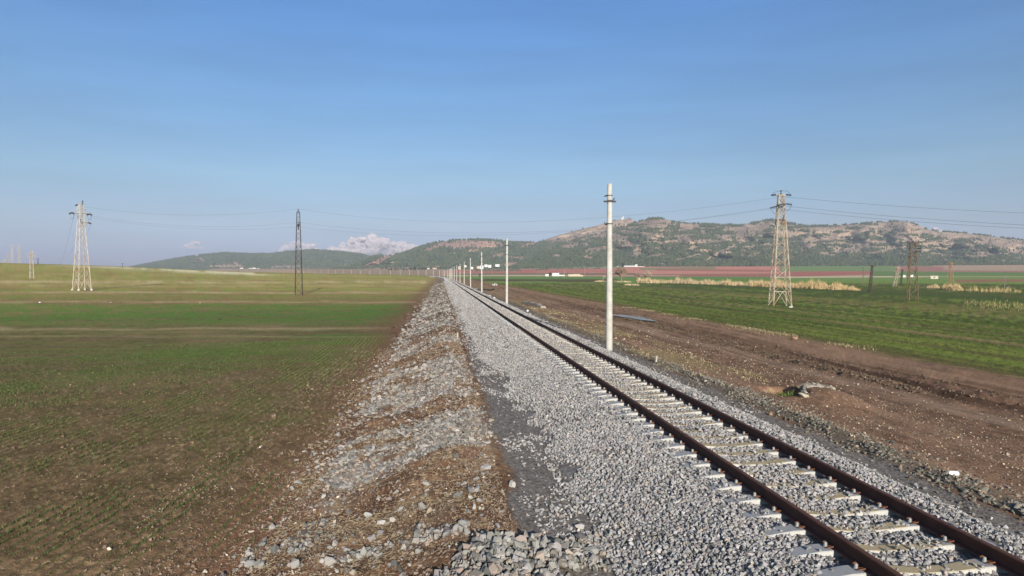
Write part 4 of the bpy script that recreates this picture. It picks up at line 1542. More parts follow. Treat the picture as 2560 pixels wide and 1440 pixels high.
# ------------------------------------------------------------------ concrete poles along the line
def make_pole(fancy):
    root = empty('concrete_pole', (0, 0, 0))
    m = MB()
    m.lathe([(0.158, -0.4), (0.156, 0.0), (0.15, 1.6), (0.135, 4.2), (0.118, 6.6), (0.11, 7.68), (0.104, 7.72)], 20)
    m.build('shaft', M_conc, root, smooth=False)
    for pl_ in root.children[0].data.polygons:
        pl_.use_smooth = len(pl_.vertices) == 4
    b = MB()
    for (z, r) in ((6.93, 0.128), (6.88, 0.126)):
        b.lathe([(r - 0.01, z), (r + 0.012, z + 0.004), (r + 0.012, z + 0.03), (r - 0.01, z + 0.034)], 16)
    b.box(-0.31, 0.27, -0.155, -0.125, 6.88, 6.93)
    b.box(-0.25, 0.31, 0.125, 0.155, 6.88, 6.93)
    b.bar((-0.24, -0.14, 6.9), (-0.24, 0.14, 6.9), 0.03)
    b.bar((0.24, -0.14, 6.9), (0.24, 0.14, 6.9), 0.03)
    b.bar((0.12, -0.14, 6.93), (0.20, -0.13, 7.05), 0.03)
    b.build('bracket', M_iron, root)
    if fancy:
        c = MB()
        c.lathe([(0.11, 7.16), (0.133, 7.165), (0.133, 7.20), (0.11, 7.205)], 16)
        c.bar((-0.13, -0.02, 7.18), (-0.27, -0.03, 7.13), 0.06, 0.02)
        c.build('clamp', M_iron, root)
    d = MB()
    z = 5.84
    d.lathe([(0.12, z), (0.144, z + 0.004), (0.144, z + 0.045), (0.12, z + 0.05)], 16)
    d.bar((-0.12, -0.03, z + 0.02), (-0.24, -0.04, z + 0.0), 0.07, 0.04)
    d.build('clamp', M_iron, root)
    return root


def pole_z(x, y):
    return float(gh(np.array([x]), np.array([y]), False)[0])


def build_poles():
    far_proto = None
    near = make_pole(True)
    simple = None
    words = ['nearest', 'second', 'third', 'fourth', 'fifth', 'sixth', 'seventh', 'eighth', 'ninth', 'tenth']
    grp = 'concrete poles along the railway'
    for k in range(46):
        s = 31.2 + 49.8 * k
        lat = 7.82 - TX
        if k == 0:
            o = near
        elif k == 1:
            simple = make_pole(False)
            o = simple
        elif k < 9:
            o = copy_tree(simple)
        else:
            if far_proto is None:
                m = MB()
                m.lathe([(0.22, -1.5), (0.21, 3.0), (0.18, 7.72)], 8)
                far_proto = m.build('concrete_pole', M_conc)
                o = far_proto
            else:
                o = far_proto.copy()
                COL.objects.link(o)
        x, y, hd = path(s, lat)
        drift = -3.4 * (281 <= s <= 640) * y / F * min(1, (s - 230) / 150) if s > 230 else 0
        if k > 11:
            drift = 0
        o.location = (x + drift * 0.4, y, float(track_z(s)) - 0.24)
        o.rotation_euler = (random.uniform(-0.004, 0.004), random.uniform(-0.006, 0.006), hd + random.uniform(-0.2, 0.2))
        if k == 0:
            tag(o, 'nearest tall concrete pole beside the track, iron bracket and clamps near its top', 'pole', grp)
        elif k < 10:
            tag(o, words[k] + ' concrete pole from the camera in the row right of the track', 'pole', grp)
        else:
            tag(o, 'small pale concrete pole in the far row along the curving stretch of railway', 'pole', grp)


build_poles()


# ------------------------------------------------------------------ pylons, masts and wires
def insulator(parent, p, q, r=0.11, n=4, name='insulator'):
    m = MB()
    p = Vector(p)
    q = Vector(q)
    L = (q - p).length
    prof = [(0.02, 0)]
    for i in range(n):
        a = L * (i + 0.2) / n
        prof += [(0.03, a), (r, a + L * 0.15 / n), (r * 0.9, a + L * 0.4 / n), (0.03, a + L * 0.55 / n)]
    prof.append((0.02, L))
    m.lathe(prof, 8, p, q - p)
    return m.build(name, M_insul, parent)


def lattice(root, H, prof, nseg, leg_w, br_w, m, foot=None, horizontals=(), footings=False):
    """four legs through profile [(height fraction, half width)], zigzag bracing on every face"""
    hs = np.array([p[0] * H for p in prof])
    ws = np.array([p[1] for p in prof])
    W_ = lambda z: float(np.interp(z, hs, ws))
    cs = ((-1, -1), (1, -1), (1, 1), (-1, 1))
    for (a, b) in cs:
        lm = MB()
        for i in range(len(hs) - 1):
            lm.bar((a * ws[i], b * ws[i], hs[i] - (0.3 if i == 0 else 0)), (a * ws[i + 1], b * ws[i + 1], hs[i + 1]), leg_w if hs[i] < H * 0.5 else leg_w * 0.8)
        lm.build('leg', m, root)
    zs = [0.0]
    tot = 0
    # segment heights shrink with the width
    z = 0.0
    steps = []
    while z < H * 0.995:
        st = max(2 * W_(z) * nseg, H * 0.02)
        steps.append(st)
        z += st
    k = H / sum(steps)
    z = 0.0
    bm_ = MB()
    for i, st in enumerate(steps):
        z1 = z + st * k
        w0, w1 = W_(z), W_(min(z1, H))
        for f in range(4):
            a0, b0 = cs[f]
            a1, b1 = cs[(f + 1) % 4]
            p0 = (a0 * w0, b0 * w0, z)
            p1 = (a1 * w0, b1 * w0, z)
            q0 = (a0 * w1, b0 * w1, z1)
            q1 = (a1 * w1, b1 * w1, z1)
            if foot and i == 0:
                mid = ((q0[0] + q1[0]) / 2, (q0[1] + q1[1]) / 2, z1)
                bm_.bar(p0, mid, br_w)
                bm_.bar(p1, mid, br_w)
                bm_.bar(q0, q1, br_w)
            else:
                if (i + f) % 2:
                    bm_.bar(p0, q1, br_w)
                else:
                    bm_.bar(p1, q0, br_w)
                if foot:
                    bm_.bar(*((p1, q0) if (i + f) % 2 else (p0, q1)), br_w * 0.8)
        z = z1
    for hf in horizontals:
        w = W_(hf * H)
        for f in range(4):
            a0, b0 = cs[f]
            a1, b1 = cs[(f + 1) % 4]
            bm_.bar((a0 * w, b0 * w, hf * H), (a1 * w, b1 * w, hf * H), br_w)
    bm_.build('bracing', m, root)
    if footings:
        for (a, b) in cs:
            fm = MB()
            w = ws[0]
            fm.lathe([(0.26, -0.4), (0.26, 0.2), (0.18, 0.32)], 10, (a * w, b * w, 0))
            fm.build('footing', M_conc, root)
    return W_


def crossarm(root, z, half, depth, m, w=0.08, drop=0.9):
    """arm along local x, tied up to the shaft"""
    c = MB()
    for sx in (-1, 1):
        c.bar((0, -depth, z), (sx * half, 0, z), w)
        c.bar((0, depth, z), (sx * half, 0, z), w)
        c.bar((sx * depth * 0.8, 0, z + drop), (sx * half, 0, z), w * 0.8)
    c.build('crossarm', m, root)


# plan positions (x, y, ground)
P1 = ground_at(1950, 764)
P2 = ground_at(747, 737.5)
P3 = ground_at(205, 726)
PY = {}


def hgt(P, py_top, px):
    """height that reaches a pixel row at this plan position"""
    d = P[0] * SY + P[1] * CY
    return (from_px(px, py_top, d)[2]) - P[2]


H1 = hgt(P1, 487, 1950)
H2 = hgt(P2, 530, 745)
H3 = hgt(P3, 511, 202)
dir12 = math.atan2(P2[1] - P1[1], P2[0] - P1[0])
dir23 = math.atan2(P3[1] - P2[1], P3[0] - P2[0])


def local(root_loc, rz, p):
    c, s = math.cos(rz), math.sin(rz)
    return Vector((root_loc[0] + p[0] * c - p[1] * s, root_loc[1] + p[0] * s + p[1] * c, root_loc[2] + p[2]))


def build_pylon_right():
    rz = dir12 + math.pi / 2 + 0.36
    r = empty('power_pylon', P1[:3], rz)
    tag(r, 'weathered tan lattice pylon in the right green field, wires on both sides', 'pylon', 'large lattice pylons of the power line')
    H = H1
    lattice(r, H, [(0, 1.30), (0.085, 1.20), (0.77, 0.56), (1, 0.33)], 0.8, 0.12, 0.055, M_galv2, foot=True, horizontals=(0.77, 0.90))
    za = H * 0.905
    crossarm(r, za, 2.05, 0.55, M_galv2, 0.09, 1.0)
    zb = H * 0.775
    crossarm(r, zb, 1.5, 0.6, M_galv2, 0.08, -0.5)
    for sx in (-1, 1):
        insulator(r, (sx * 1.5, 0, zb), (sx * 1.5, 0, zb + 0.55), 0.13, 2)
        insulator(r, (sx * 2.05, 0.05, za), (sx * 2.05, 0.95, za - 0.12), 0.14, 5)
        insulator(r, (sx * 2.05, -0.05, za), (sx * 2.05, -0.95, za - 0.2), 0.14, 5)
    m = MB()
    m.bar((0, -0.7, H), (0, 0.7, H), 0.1)
    m.bar((-0.36, 0, H), (0.36, 0, H), 0.08)
    m.build('top_arm', M_galv2, r)
    insulator(r, (0, 0.7, H), (0, 1.5, H - 0.12), 0.15, 5)
    insulator(r, (0, -0.7, H), (0, -1.4, H - 0.1), 0.15, 5)
    insulator(r, (0, 0, H), (0, 0, H + 0.62), 0.14, 2)
    j = MB()
    j.tube([(0, 1.5, H - 0.12), (0, 0.9, H + 0.5), (0, 0, H + 0.62), (0, -0.9, H + 0.35), (0, -1.4, H - 0.1)], 0.022, 4)
    for sx in (-1, 1):
        j.tube([(sx * 2.05, 0.95, za - 0.12), (sx * 2.05, 0.5, za - 0.95), (sx * 2.05, -0.4, za - 1.05), (sx * 2.05, -0.95, za - 0.2)], 0.022, 4)
    j.build('jumper_wire', M_wire, r)
    at = {'top_l': (0, 1.5, H - 0.12), 'top_r': (0, -1.4, H - 0.1)}
    for sx, nm in ((-1, 'a'), (1, 'b')):
        at[nm + '_l'] = (sx * 2.05, 0.95, za - 0.12)
        at[nm + '_r'] = (sx * 2.05, -0.95, za - 0.2)
    PY['r'] = {k: local(P1, rz, v) for k, v in at.items()}


def build_mast_mid():
    rz = dir23 + math.pi / 2 + 0.3
    r = empty('power_mast', P2[:3], rz)
    tag(r, 'slim dark rusty lattice mast standing alone in the left field', 'mast')
    H = H2
    lattice(r, H, [(0, 0.74), (0.8, 0.40), (0.82, 0.38), (1, 0.28)], 1.15, 0.085, 0.045, M_darksteel, horizontals=(0.58, 0.84, 1.0))
    za = H * 0.845
    c = MB()
    c.bar((-1.5, 0, za), (1.55, 0, za), 0.2)
    c.bar((-1.1, 0, za), (-0.3, 0, za - 1.0), 0.06)
    c.bar((1.15, 0, za), (0.3, 0, za - 1.0), 0.06)
    c.build('crossarm', M_darksteel, r)
    insulator(r, (-1.35, 0, za), (-1.35, 0, za + 0.7), 0.26, 2)
    insulator(r, (1.45, 0, za), (1.45, 0.1, za - 0.55), 0.24, 2)
    insulator(r, (0, 0, H), (0, 0, H + 0.6), 0.17, 2)
    at = {'top': (0, 0, H + 0.6), 'a': (-0.95, 0, za + 0.6), 'b': (1.2, 0.1, za - 0.5)}
    PY['m'] = {k: local(P2, rz, v) for k, v in at.items()}


def build_pylon_left():
    rz = dir23 + math.radians(62)
    r = empty('power_pylon', P3[:3], rz)
    tag(r, 'pale galvanised lattice pylon with broad legs on concrete feet in the left field', 'pylon', 'large lattice pylons of the power line')
    H = H3
    lattice(r, H, [(0, 1.28), (0.14, 1.14), (0.66, 0.62), (0.74, 0.55), (1, 0.34)], 0.95, 0.105, 0.05, M_galv, foot=True, horizontals=(0.745, 0.865), footings=True)
    za = H * 0.895
    crossarm(r, za, 1.75, 0.5, M_galv, 0.09, 1.0)
    for sx in (-1, 1):
        insulator(r, (sx * 1.75, -0.05, za), (sx * 1.75 + 0.15, -0.9, za - 0.2), 0.14, 5)
        insulator(r, (sx * 1.75, 0.05, za), (sx * 1.75, 0.8, za - 0.3), 0.14, 5)
    m = MB()
    m.bar((0, -1.0, H), (0, 0.5, H), 0.14)
    m.bar((-0.5, 0, H), (0.5, 0, H), 0.11)
    m.build('top_arm', M_galv, r)
    insulator(r, (0, -1.0, H), (0.1, -2.1, H - 0.15), 0.14, 5)
    insulator(r, (-0.2, 0.2, H), (-0.25, 0.25, H + 0.85), 0.19, 2)
    z2 = H * 0.79
    c = MB()
    c.bar((-1.2, 0.3, z2), (0.2, 0.2, z2), 0.12)
    c.build('side_arm', M_galv, r)
    insulator(r, (-1.2, 0.3, z2), (-1.85, 0.4, z2 - 0.15), 0.2, 4)
    insulator(r, (0.2, 0.2, z2), (0.2, 0.2, z2 + 0.7), 0.17, 2)
    j = MB()
    for sx in (-1, 1):
        j.tube([(sx * 1.75 + 0.15, -0.9, za - 0.2), (sx * 1.75, -0.4, za - 1.2), (sx * 1.75, 0.5, za - 1.2), (sx * 1.75, 0.8, za - 0.3)], 0.025, 4)
    j.build('jumper_wire', M_wire, r)
    at = {'top': (0.1, -2.1, H - 0.15), 'a': (-1.75, -0.9, za - 0.2), 'b': (1.9, -0.9, za - 0.2), 'a2': (-1.75, 0.8, za - 0.3), 'b2': (1.75, 0.8, za - 0.3), 'c2': (-1.85, 0.4, z2 - 0.15)}
    PY['l'] = {k: local(P3, rz, v) for k, v in at.items()}


build_pylon_right()
build_mast_mid()
build_pylon_left()


def wire(p, q, sag, label, r=0.0095, n=40):
    p = Vector(p)
    q = Vector(q)
    pts = []
    for i in range(n + 1):
        t = i / n
        v = p.lerp(q, t)
        v.z -= 4 * sag * t * (1 - t)
        pts.append(v)
    m = MB()
    m.tube(pts, r, 4)
    return tag(m.build('power_line', M_wire), label, 'wire', 'overhead wires between the pylons')


off = Vector((P1[0] - P2[0], P1[1] - P2[1], 0))
wr, wm, wl = PY['r'], PY['m'], PY['l']
wire(wr['top_r'], wr['top_r'] + off + Vector((0, 0, -4.5)), 2.6, 'topmost wire leaving the tan pylon toward the right edge', 0.014)
wire(wr['a_r'], wr['a_r'] + off + Vector((0, 0, -4.6)), 2.7, 'rear wire at arm height leaving the tan pylon to the right', 0.014)
wire(wr['b_r'], wr['b_r'] + off + Vector((0, 0, -4.6)), 2.7, 'front wire at arm height leaving the tan pylon to the right', 0.014)
wire(wr['top_l'], wm['top'], 3.3, 'topmost wire from the tan pylon across the track to the dark mast')
wire(wr['a_l'], wm['a'], 3.0, 'lower rear wire from the tan pylon across to the dark mast')
wire(wr['b_l'], wm['b'], 3.0, 'lower front wire from the tan pylon across to the dark mast')
wire(wm['top'], wl['top'], 1.6, 'topmost wire from the dark mast to the pale left pylon')
wire(wm['a'], wl['a'], 1.6, 'lower rear wire from the dark mast to the pale left pylon')
wire(wm['b'], wl['b'], 1.6, 'lower front wire from the dark mast to the pale left pylon')


def far_tower(px, py0, py1, hw0, hw1, m, label, name='lattice_tower', cat='tower', arms=((0.9, 1.6),), d=None, tilt=0.0, group=None, rz=0.5, ins=False, leg=0.13, br=0.07, nseg=0.9):
    P = ground_at(px, py0) if d is None else (*place(px, py0, d), d)
    dd = P[0] * SY + P[1] * CY
    H = from_px(px, py1, dd)[2] - P[2]
    r = empty(name, P[:3], rz)
    r.rotation_euler = (0, tilt, rz)
    tag(r, label, cat, group)
    lattice(r, H, [(0, hw0), (0.75, (hw0 + hw1 * 2) / 3), (1, hw1)], nseg, leg, br, m)
    c = MB()
    for hf, half in arms:
        c.bar((-half, 0, H * hf), (half, 0, H * hf), leg)
    c.build('crossarm', m, r)
    if ins:
        for hf, half in arms[:1]:
            for sx in (-1, 0, 1):
                insulator(r, (sx * half, 0, H * hf), (sx * half, 0, H * hf + 0.45), 0.16, 2)
        for hf in (0.93, 0.89, 0.835):
            insulator(r, (hw1, 0, H * hf), (hw1 + 0.9, 0, H * hf), 0.15, 4)
    return r


far_tower(2281, 752, 605, 0.72, 0.40, M_brownsteel, 'dark brown lattice tower with three insulators on its top arm', arms=((0.985, 0.85), (0.76, 0.98)), rz=-0.35, ins=True, leg=0.10, br=0.06, nseg=0.8)
gl = 'slim lattice masts of the lesser line'
far_tower(2174, 732, 662, 0.30, 0.16, M_darksteel, 'thin dark lattice mast leaning right near the reed strip', 'lattice_mast', 'mast', ((0.96, 0.9),), tilt=0.09, group=gl, rz=-YAW, leg=0.09, br=0.05)
far_tower(2235, 716, 666, 0.55, 0.28, M_galv2, 'yellowish lattice mast leaning strongly right beyond the reeds', 'lattice_mast', 'mast', ((0.96, 1.2), (0.75, 1.2)), tilt=0.2, group=gl, rz=-YAW, leg=0.12, br=0.08)
far_tower(2252, 713, 673, 0.28, 0.16, M_darksteel, 'thin dark leaning mast just left of the brown tower', 'lattice_mast', 'mast', ((0.95, 0.6),), tilt=0.1, group=gl, rz=-YAW, leg=0.1, br=0.06)
far_tower(2376, 718, 656, 0.75, 0.40, M_redsteel, 'reddish lattice tower behind the right clump of reeds', arms=((0.95, 1.6), (0.82, 1.2)), rz=0.2, leg=0.13, br=0.08)
far_tower(2158, 707, 667, 0.35, 0.2, M_brownsteel, 'faint thin brown mast left of the leaning dark mast', 'lattice_mast', 'mast', ((0.96, 0.8),), group=gl, leg=0.09, br=0.05)
far_tower(80, 697, 627, 0.5, 0.28, M_galv, 'small pale lattice tower left of the white pylon', arms=((0.88, 1.2), (0.78, 1.2)), leg=0.11, br=0.05, rz=0.4, nseg=1.3)
far_tower(48.5, 667, 612, 0.85, 0.45, M_galv, 'hazy pale lattice tower on the left skyline, widest of the group', arms=((0.9, 1.8), (0.78, 1.6)), d=560, leg=0.13, br=0.07, rz=0.3)
far_tower(30.5, 660, 613, 0.8, 0.45, M_galv, 'hazy pale lattice tower next to the left edge, second on skyline', arms=((0.9, 1.6),), d=640, leg=0.13, br=0.07, rz=0.7)
far_tower(20, 660, 632, 0.7, 0.45, M_galv, 'faint small tower at the left edge behind the taller two', arms=((0.9, 1.6),), d=650, leg=0.12, br=0.07, rz=0.2)
for (px, t, lab) in ((12.5, 647, 'very small faint mast at the left edge, right one of two'), (7.5, 650, 'very small faint mast at the left edge, left one of two')):
    far_tower(px, 659, t, 0.5, 0.3, M_galv, lab, 'lattice_mast', 'mast', ((0.9, 1.4),), d=655, leg=0.16, br=0.08)

# wires dropping away behind the pale left pylon
px_, py_ = 95, 652
for nm, (dx, dz), lab in (('a2', (0, 0), 'left wire falling steeply behind the pale pylon'), ('b2', (9, 0), 'right wire falling steeply behind the pale pylon'), ('c2', (14, -1), 'middle wire falling behind the pale pylon from its side arm')):
    x, y, _ = from_px(118 + dx * 2, 646, 560)
    wire(wl[nm], (x, y, 18 + dz), 9.0, lab, 0.013)


def utility_pole(px, py0, py1, label, d=None, arm=1.0, r=0.13, m=None, tilt=0.0, group='wooden utility poles'):
    P = ground_at(px, py0) if d is None else (*place(px, py0, d), d)
    dd = P[0] * SY + P[1] * CY
    H = max(from_px(px, py1, dd)[2] - P[2], 2)
    root = empty('utility_pole', P[:3], -YAW)
    root.rotation_euler = (0, tilt, -YAW)
    tag(root, label, 'pole', group)
    a = MB()
    a.lathe([(r * 1.2, -0.5), (r, H * 0.5), (r * 0.75, H)], 8)
    a.build('post', m or M_wood, root)
    b = MB()
    b.bar((-arm, -0.1, H * 0.93), (arm, -0.1, H * 0.93), 0.14)
    for sx in (-0.9, 0, 0.9):
        b.bar((sx * arm, -0.1, H * 0.93), (sx * arm, -0.1, H * 0.97), 0.1)
    b.build('crossarm', m or M_wood, root)


utility_pole(2311, 700, 674, 'thin pole right of the brown tower, left of the small hut', r=0.11)
utility_pole(2324.5, 697, 672, 'dark pole at the left end of the small hut', r=0.16)
utility_pole(2334, 696, 671, 'reddish pole with square top standing behind the small hut', r=0.13, m=M_redsteel)
utility_pole(2511, 723, 692, 'thin pole near the right edge beyond the dry reeds', r=0.10)
utility_pole(1411.5, 694, 676, 'wooden pole between the white house and the ruined wall', r=0.2, m=M_bark2)
utility_pole(1462, 690.5, 675, 'pale wooden pole at the right end of the ruined wall', r=0.24, m=M_bark2)
utility_pole(1358, 694, 676, 'wooden pole left of the small white house', r=0.16)
utility_pole(1707, 701, 668, 'thin grey pole between the bare trees and the tan pylon', r=0.10)
utility_pole(1892, 701, 668, 'thin grey pole just left of the tan pylon', r=0.10)
utility_pole(95, 658, 646, 'dark pole with crossarms on the left skyline', d=560, arm=1.4, r=0.3, m=M_darksteel)
utility_pole(306, 668, 658, 'dark pole with one crossarm on the skyline right of the pale pylon', d=600, arm=1.2, r=0.22, m=M_darksteel)
utility_pole(1231, 690, 672, 'brown pole behind the dark bush right of the second concrete pole', r=0.2, m=M_redsteel)
utility_pole(597, 679, 655, 'dark thin pole in front of the low far hill', d=900, r=0.2, m=M_darksteel)


# ------------------------------------------------------------------ buildings
def house(px0, px1, py_base, py_top, label, wall, roof='flat', roofm=None, d=None, depth=8.0, windows=2, name='house', cat='house', group=None, rz=0.0):
    pc = (px0 + px1) / 2
    P = ground_at(pc, py_base) if d is None else (*place(pc, py_base, d), d)
    dd = P[0] * SY + P[1] * CY
    w = (px1 - px0) / F * dd
    H = (py_base - py_top) / F * dd
    zb = from_px(pc, py_base, dd)[2]
    az = math.atan2(P[0], P[1])
    r = empty(name, (P[0], P[1], zb), -az + rz)
    tag(r, label, cat, group)
    b = MB()
    hw = H if roof == 'flat' else H * 0.68
    b.box(-w / 2, w / 2, 0, depth, -3.0, hw)
    b.build('wall', wall, r)
    if roof == 'gable':
        g = MB()
        e = 0.3
        g.add([(-w / 2 - e, -e, hw), (w / 2 + e, -e, hw), (w / 2 + e, depth + e, hw), (-w / 2 - e, depth + e, hw), (-w / 2 - e, depth / 2, H), (w / 2 + e, depth / 2, H)],
              [(3, 2, 1, 0), (0, 1, 5, 4), (2, 3, 4, 5), (1, 2, 5), (3, 0, 4)])
        g.build('roof', roofm or M_roofgrey, r)
    else:
        g = MB()
        g.box(-w / 2 - 0.2, w / 2 + 0.2, -0.2, depth + 0.2, hw, hw + 0.25)
        g.build('roof', roofm or wall, r)
    for i in range(windows):
        x = w * ((i + 0.5) / windows - 0.5)
        m = MB()
        ww = min(0.7, w / windows * 0.25)
        m.box(x - ww, x + ww, -0.06, 0.05, hw * 0.42, hw * 0.74)
        m.build('window', M_dark, r)
    return r


house(1381, 1397.5, 690.3, 683, 'white square farmhouse in the plain beyond the second concrete pole', M_white, windows=2, depth=9)
house(1397.5, 1403, 690, 687.4, 'low white outbuilding attached right of the white farmhouse', M_white, windows=0, depth=5, name='shed', cat='shed')
house(1404, 1411, 690, 687.6, 'small white outbuilding farther right of the white farmhouse', M_white, windows=1, depth=5, name='shed', cat='shed')
house(1363.5, 1371.5, 690.6, 685.8, 'small white hut left of the dark tree by the farmhouse', M_white, windows=0, depth=5, name='shed', cat='shed')
for i, (a, b, t) in enumerate(((1421, 1432, 686), (1432.2, 1441, 685.4), (1441.2, 1451, 685.6), (1451.2, 1458, 688))):
    house(a, b, 691, t, ['left end section of the pinkish ruined stone building', 'second section from left of the ruined stone building', 'third section from left of the ruined stone building', 'low right end of the ruined stone building'][i], M_pinkwall, windows=0, depth=6, name='ruin', cat='ruin', group='ruined stone walls')
house(1560, 1588, 669.5, 663.5, 'long white farm shed with grey roof at the mountain foot', M_white, 'gable', M_roofgrey, d=1880, depth=14, windows=5, name='farm_shed', cat='shed')
house(1543, 1560, 669.8, 664.8, 'left white farm shed beside the dark tall tree', M_white, 'gable', M_roofgrey, d=1870, depth=12, windows=2, name='farm_shed', cat='shed')
house(1588, 1593.5, 666, 661.4, 'tall white block rising behind the farm sheds', M_white, d=1895, depth=8, windows=1)
house(1589, 1610.5, 669.6, 666, 'low white farm building at the right end of the sheds', M_white, d=1878, depth=10, windows=3, name='farm_shed', cat='shed')
house(1508.5, 1515.5, 672, 668.8, 'small pink house left of the nearest concrete pole', M_pinkwall, 'gable', M_rooftile, d=1800, depth=8, windows=2)
vil = 'white village houses at the forest edge'
for (a, b, y0, y1, mm, lab) in ((1200, 1208.5, 669.8, 664.2, M_white, 'white square village house just right of the third concrete pole'), (1211, 1219, 665, 661.5, M_white, 'white village house with upper storey beside the square one'),
                               (1220.5, 1228, 666.5, 662.5, M_white, 'pinkish white village house in the middle of the group'), (1238.5, 1248.5, 664, 661, M_white, 'long white village house at the right end of the group'),
                               (1177.5, 1183, 670, 667.5, M_white, 'low white village house left of the third concrete pole'), (1192, 1200, 669.5, 665.5, M_pinkwall, 'brown village house hidden behind the third concrete pole'),
                               (1161.5, 1166, 665.5, 663.3, M_white, 'tiny white village house among the pines')):
    house(a, b, y0, y1, lab, mm, 'flat', d=1990, depth=9, windows=2, group=vil)
house(1081.5, 1091.5, 674.5, 669, 'pinkish house with tiled roof among the dark conifers', M_pinkwall, 'gable', M_rooftile, d=1960, depth=9, windows=3)
house(1068.5, 1073.5, 673, 669.5, 'small grey house left of the pinkish tiled house', M_cream, 'gable', M_roofgrey, d=1960, depth=8, windows=1)
house(1146, 1152, 671.6, 666.2, 'brown stone house behind the far concrete poles', M_pinkwall, d=1960, depth=8, windows=1)
for (a, b, y0, y1, lab) in ((600, 607.5, 673, 669.8, 'leftmost white building below the low far hill'), (611, 615, 673, 671.5, 'tiny white building second from left below the far hill'), (622, 629.5, 673.6, 670.5, 'white building in the middle of the far left cluster'),
                            (631, 639.5, 672.8, 669.6, 'largest white building of the far left cluster'), (642, 648, 673, 670.8, 'small white building right of the largest far left one'), (652, 656, 673, 671.8, 'tiny white building at the right end of the far left cluster')):
    house(a, b, y0, y1, lab, M_white, d=3050, depth=12, windows=0, group='white buildings under the low far hill')
house(2328, 2344, 697.2, 690, 'cream flat roofed hut with dark left end in the right fields', M_cream, depth=5, windows=1, name='hut', cat='hut')
house(2258, 2263.5, 693.6, 688, 'white tank-like cabin left of the brown tower', M_white, depth=3, windows=0, name='cabin', cat='cabin')
house(2276, 2282.5, 692.4, 687, 'white cabin seen through the legs of the brown tower', M_white, depth=3, windows=0, name='cabin', cat='cabin')


# radar station on the bare ridge
def radar():
    d = 3400
    x, y, z = from_px(1557.5, 547, d)
    r = empty('radar_station', (x, y, z), 0)
    tag(r, 'white radar dome and tower on the bare ridge top', 'radar station')
    m = MB()
    prof = [(4.2 * math.cos(a), 7.5 + 4.2 * math.sin(a)) for a in np.linspace(-1.0, 1.5, 9)]
    m.lathe([(2.2, -6), (2.2, 4)] + prof, 14)
    m.build('dome', M_white, r)
    m = MB()
    m.box(-9, -4.5, -4, 4, -6, 3.5)
    m.build('building', M_white, r)
    x, y, z = from_px(1570, 547, d)
    r2 = empty('radio_mast', (x, y, z - 2), 0)
    tag(r2, 'thin grey radio mast right of the white radar dome', 'mast')
    m = MB()
    m.bar((0, 0, -6), (0, 0, 15), 0.9)
    m.build('shaft', M_darksteel, r2)


radar()


# ------------------------------------------------------------------ trees standing singly in the plain
def bare_tree(px, py, py_top, label, m, seed, spread=0.55, depth=6, name='bare_tree', twig=0.05, leaf=None):
    rg = random.Random(seed)
    P = ground_at(px, py)
    H = (py - py_top) / F * (P[0] * SY + P[1] * CY)
    root = empty(name, P[:3], 0)
    tag(root, label, 'tree', 'bare trees by the reed strip')
    tr, br = MB(), MB()

    def grow(p, d, L, r, lv):
        q = p + d * L
        (tr if lv < 2 else br).bar(p, q, r * 2, r * 1.4)
        if lv >= depth:
            return
        n = 3
        if lv == 0:
            n = 4
        for i in range(n):
            a = rg.uniform(0, 2 * math.pi)
            s = spread * rg.uniform(0.5, 1.25)
            u = d.orthogonal().normalized()
            v = d.cross(u)
            nd = (d + (u * math.cos(a) + v * math.sin(a)) * s + Vector((0, 0, 0.10))).normalized()
            st = p.lerp(q, rg.uniform(0.55, 1.0)) if lv > 0 else p.lerp(q, rg.uniform(0.7, 1.0))
            grow(st, nd, L * rg.uniform(0.62, 0.86), max(r * 0.62, twig), lv + 1)
    grow(Vector((0, 0, -0.2)), Vector((rg.uniform(-0.08, 0.08), 0, 1)).normalized(), H * 0.27, H * 0.022, 0)
    tr.build('trunk', m, root)
    br.build('branches', m, root)
    return root


bare_tree(1554, 706, 664, 'tallest bare brown tree right of the nearest concrete pole', M_bark, 3, 0.5, 7, twig=0.10)
bare_tree(1592, 701.5, 680, 'small round dark bare tree in the middle of the three', M_bark, 5, 0.62, 6, twig=0.11)
bare_tree(1616, 703, 676, 'dark bare tree close left of the pale one', M_bark, 8, 0.6, 6, twig=0.11)
bare_tree(1623, 703, 671, 'pale spreading bare tree beside the golden reeds', M_bark2, 11, 0.66, 6, twig=0.10)
bare_tree(1508, 701, 683, 'faint thin bare tree left of the nearest concrete pole', M_bark2, 13, 0.5, 5, twig=0.09)


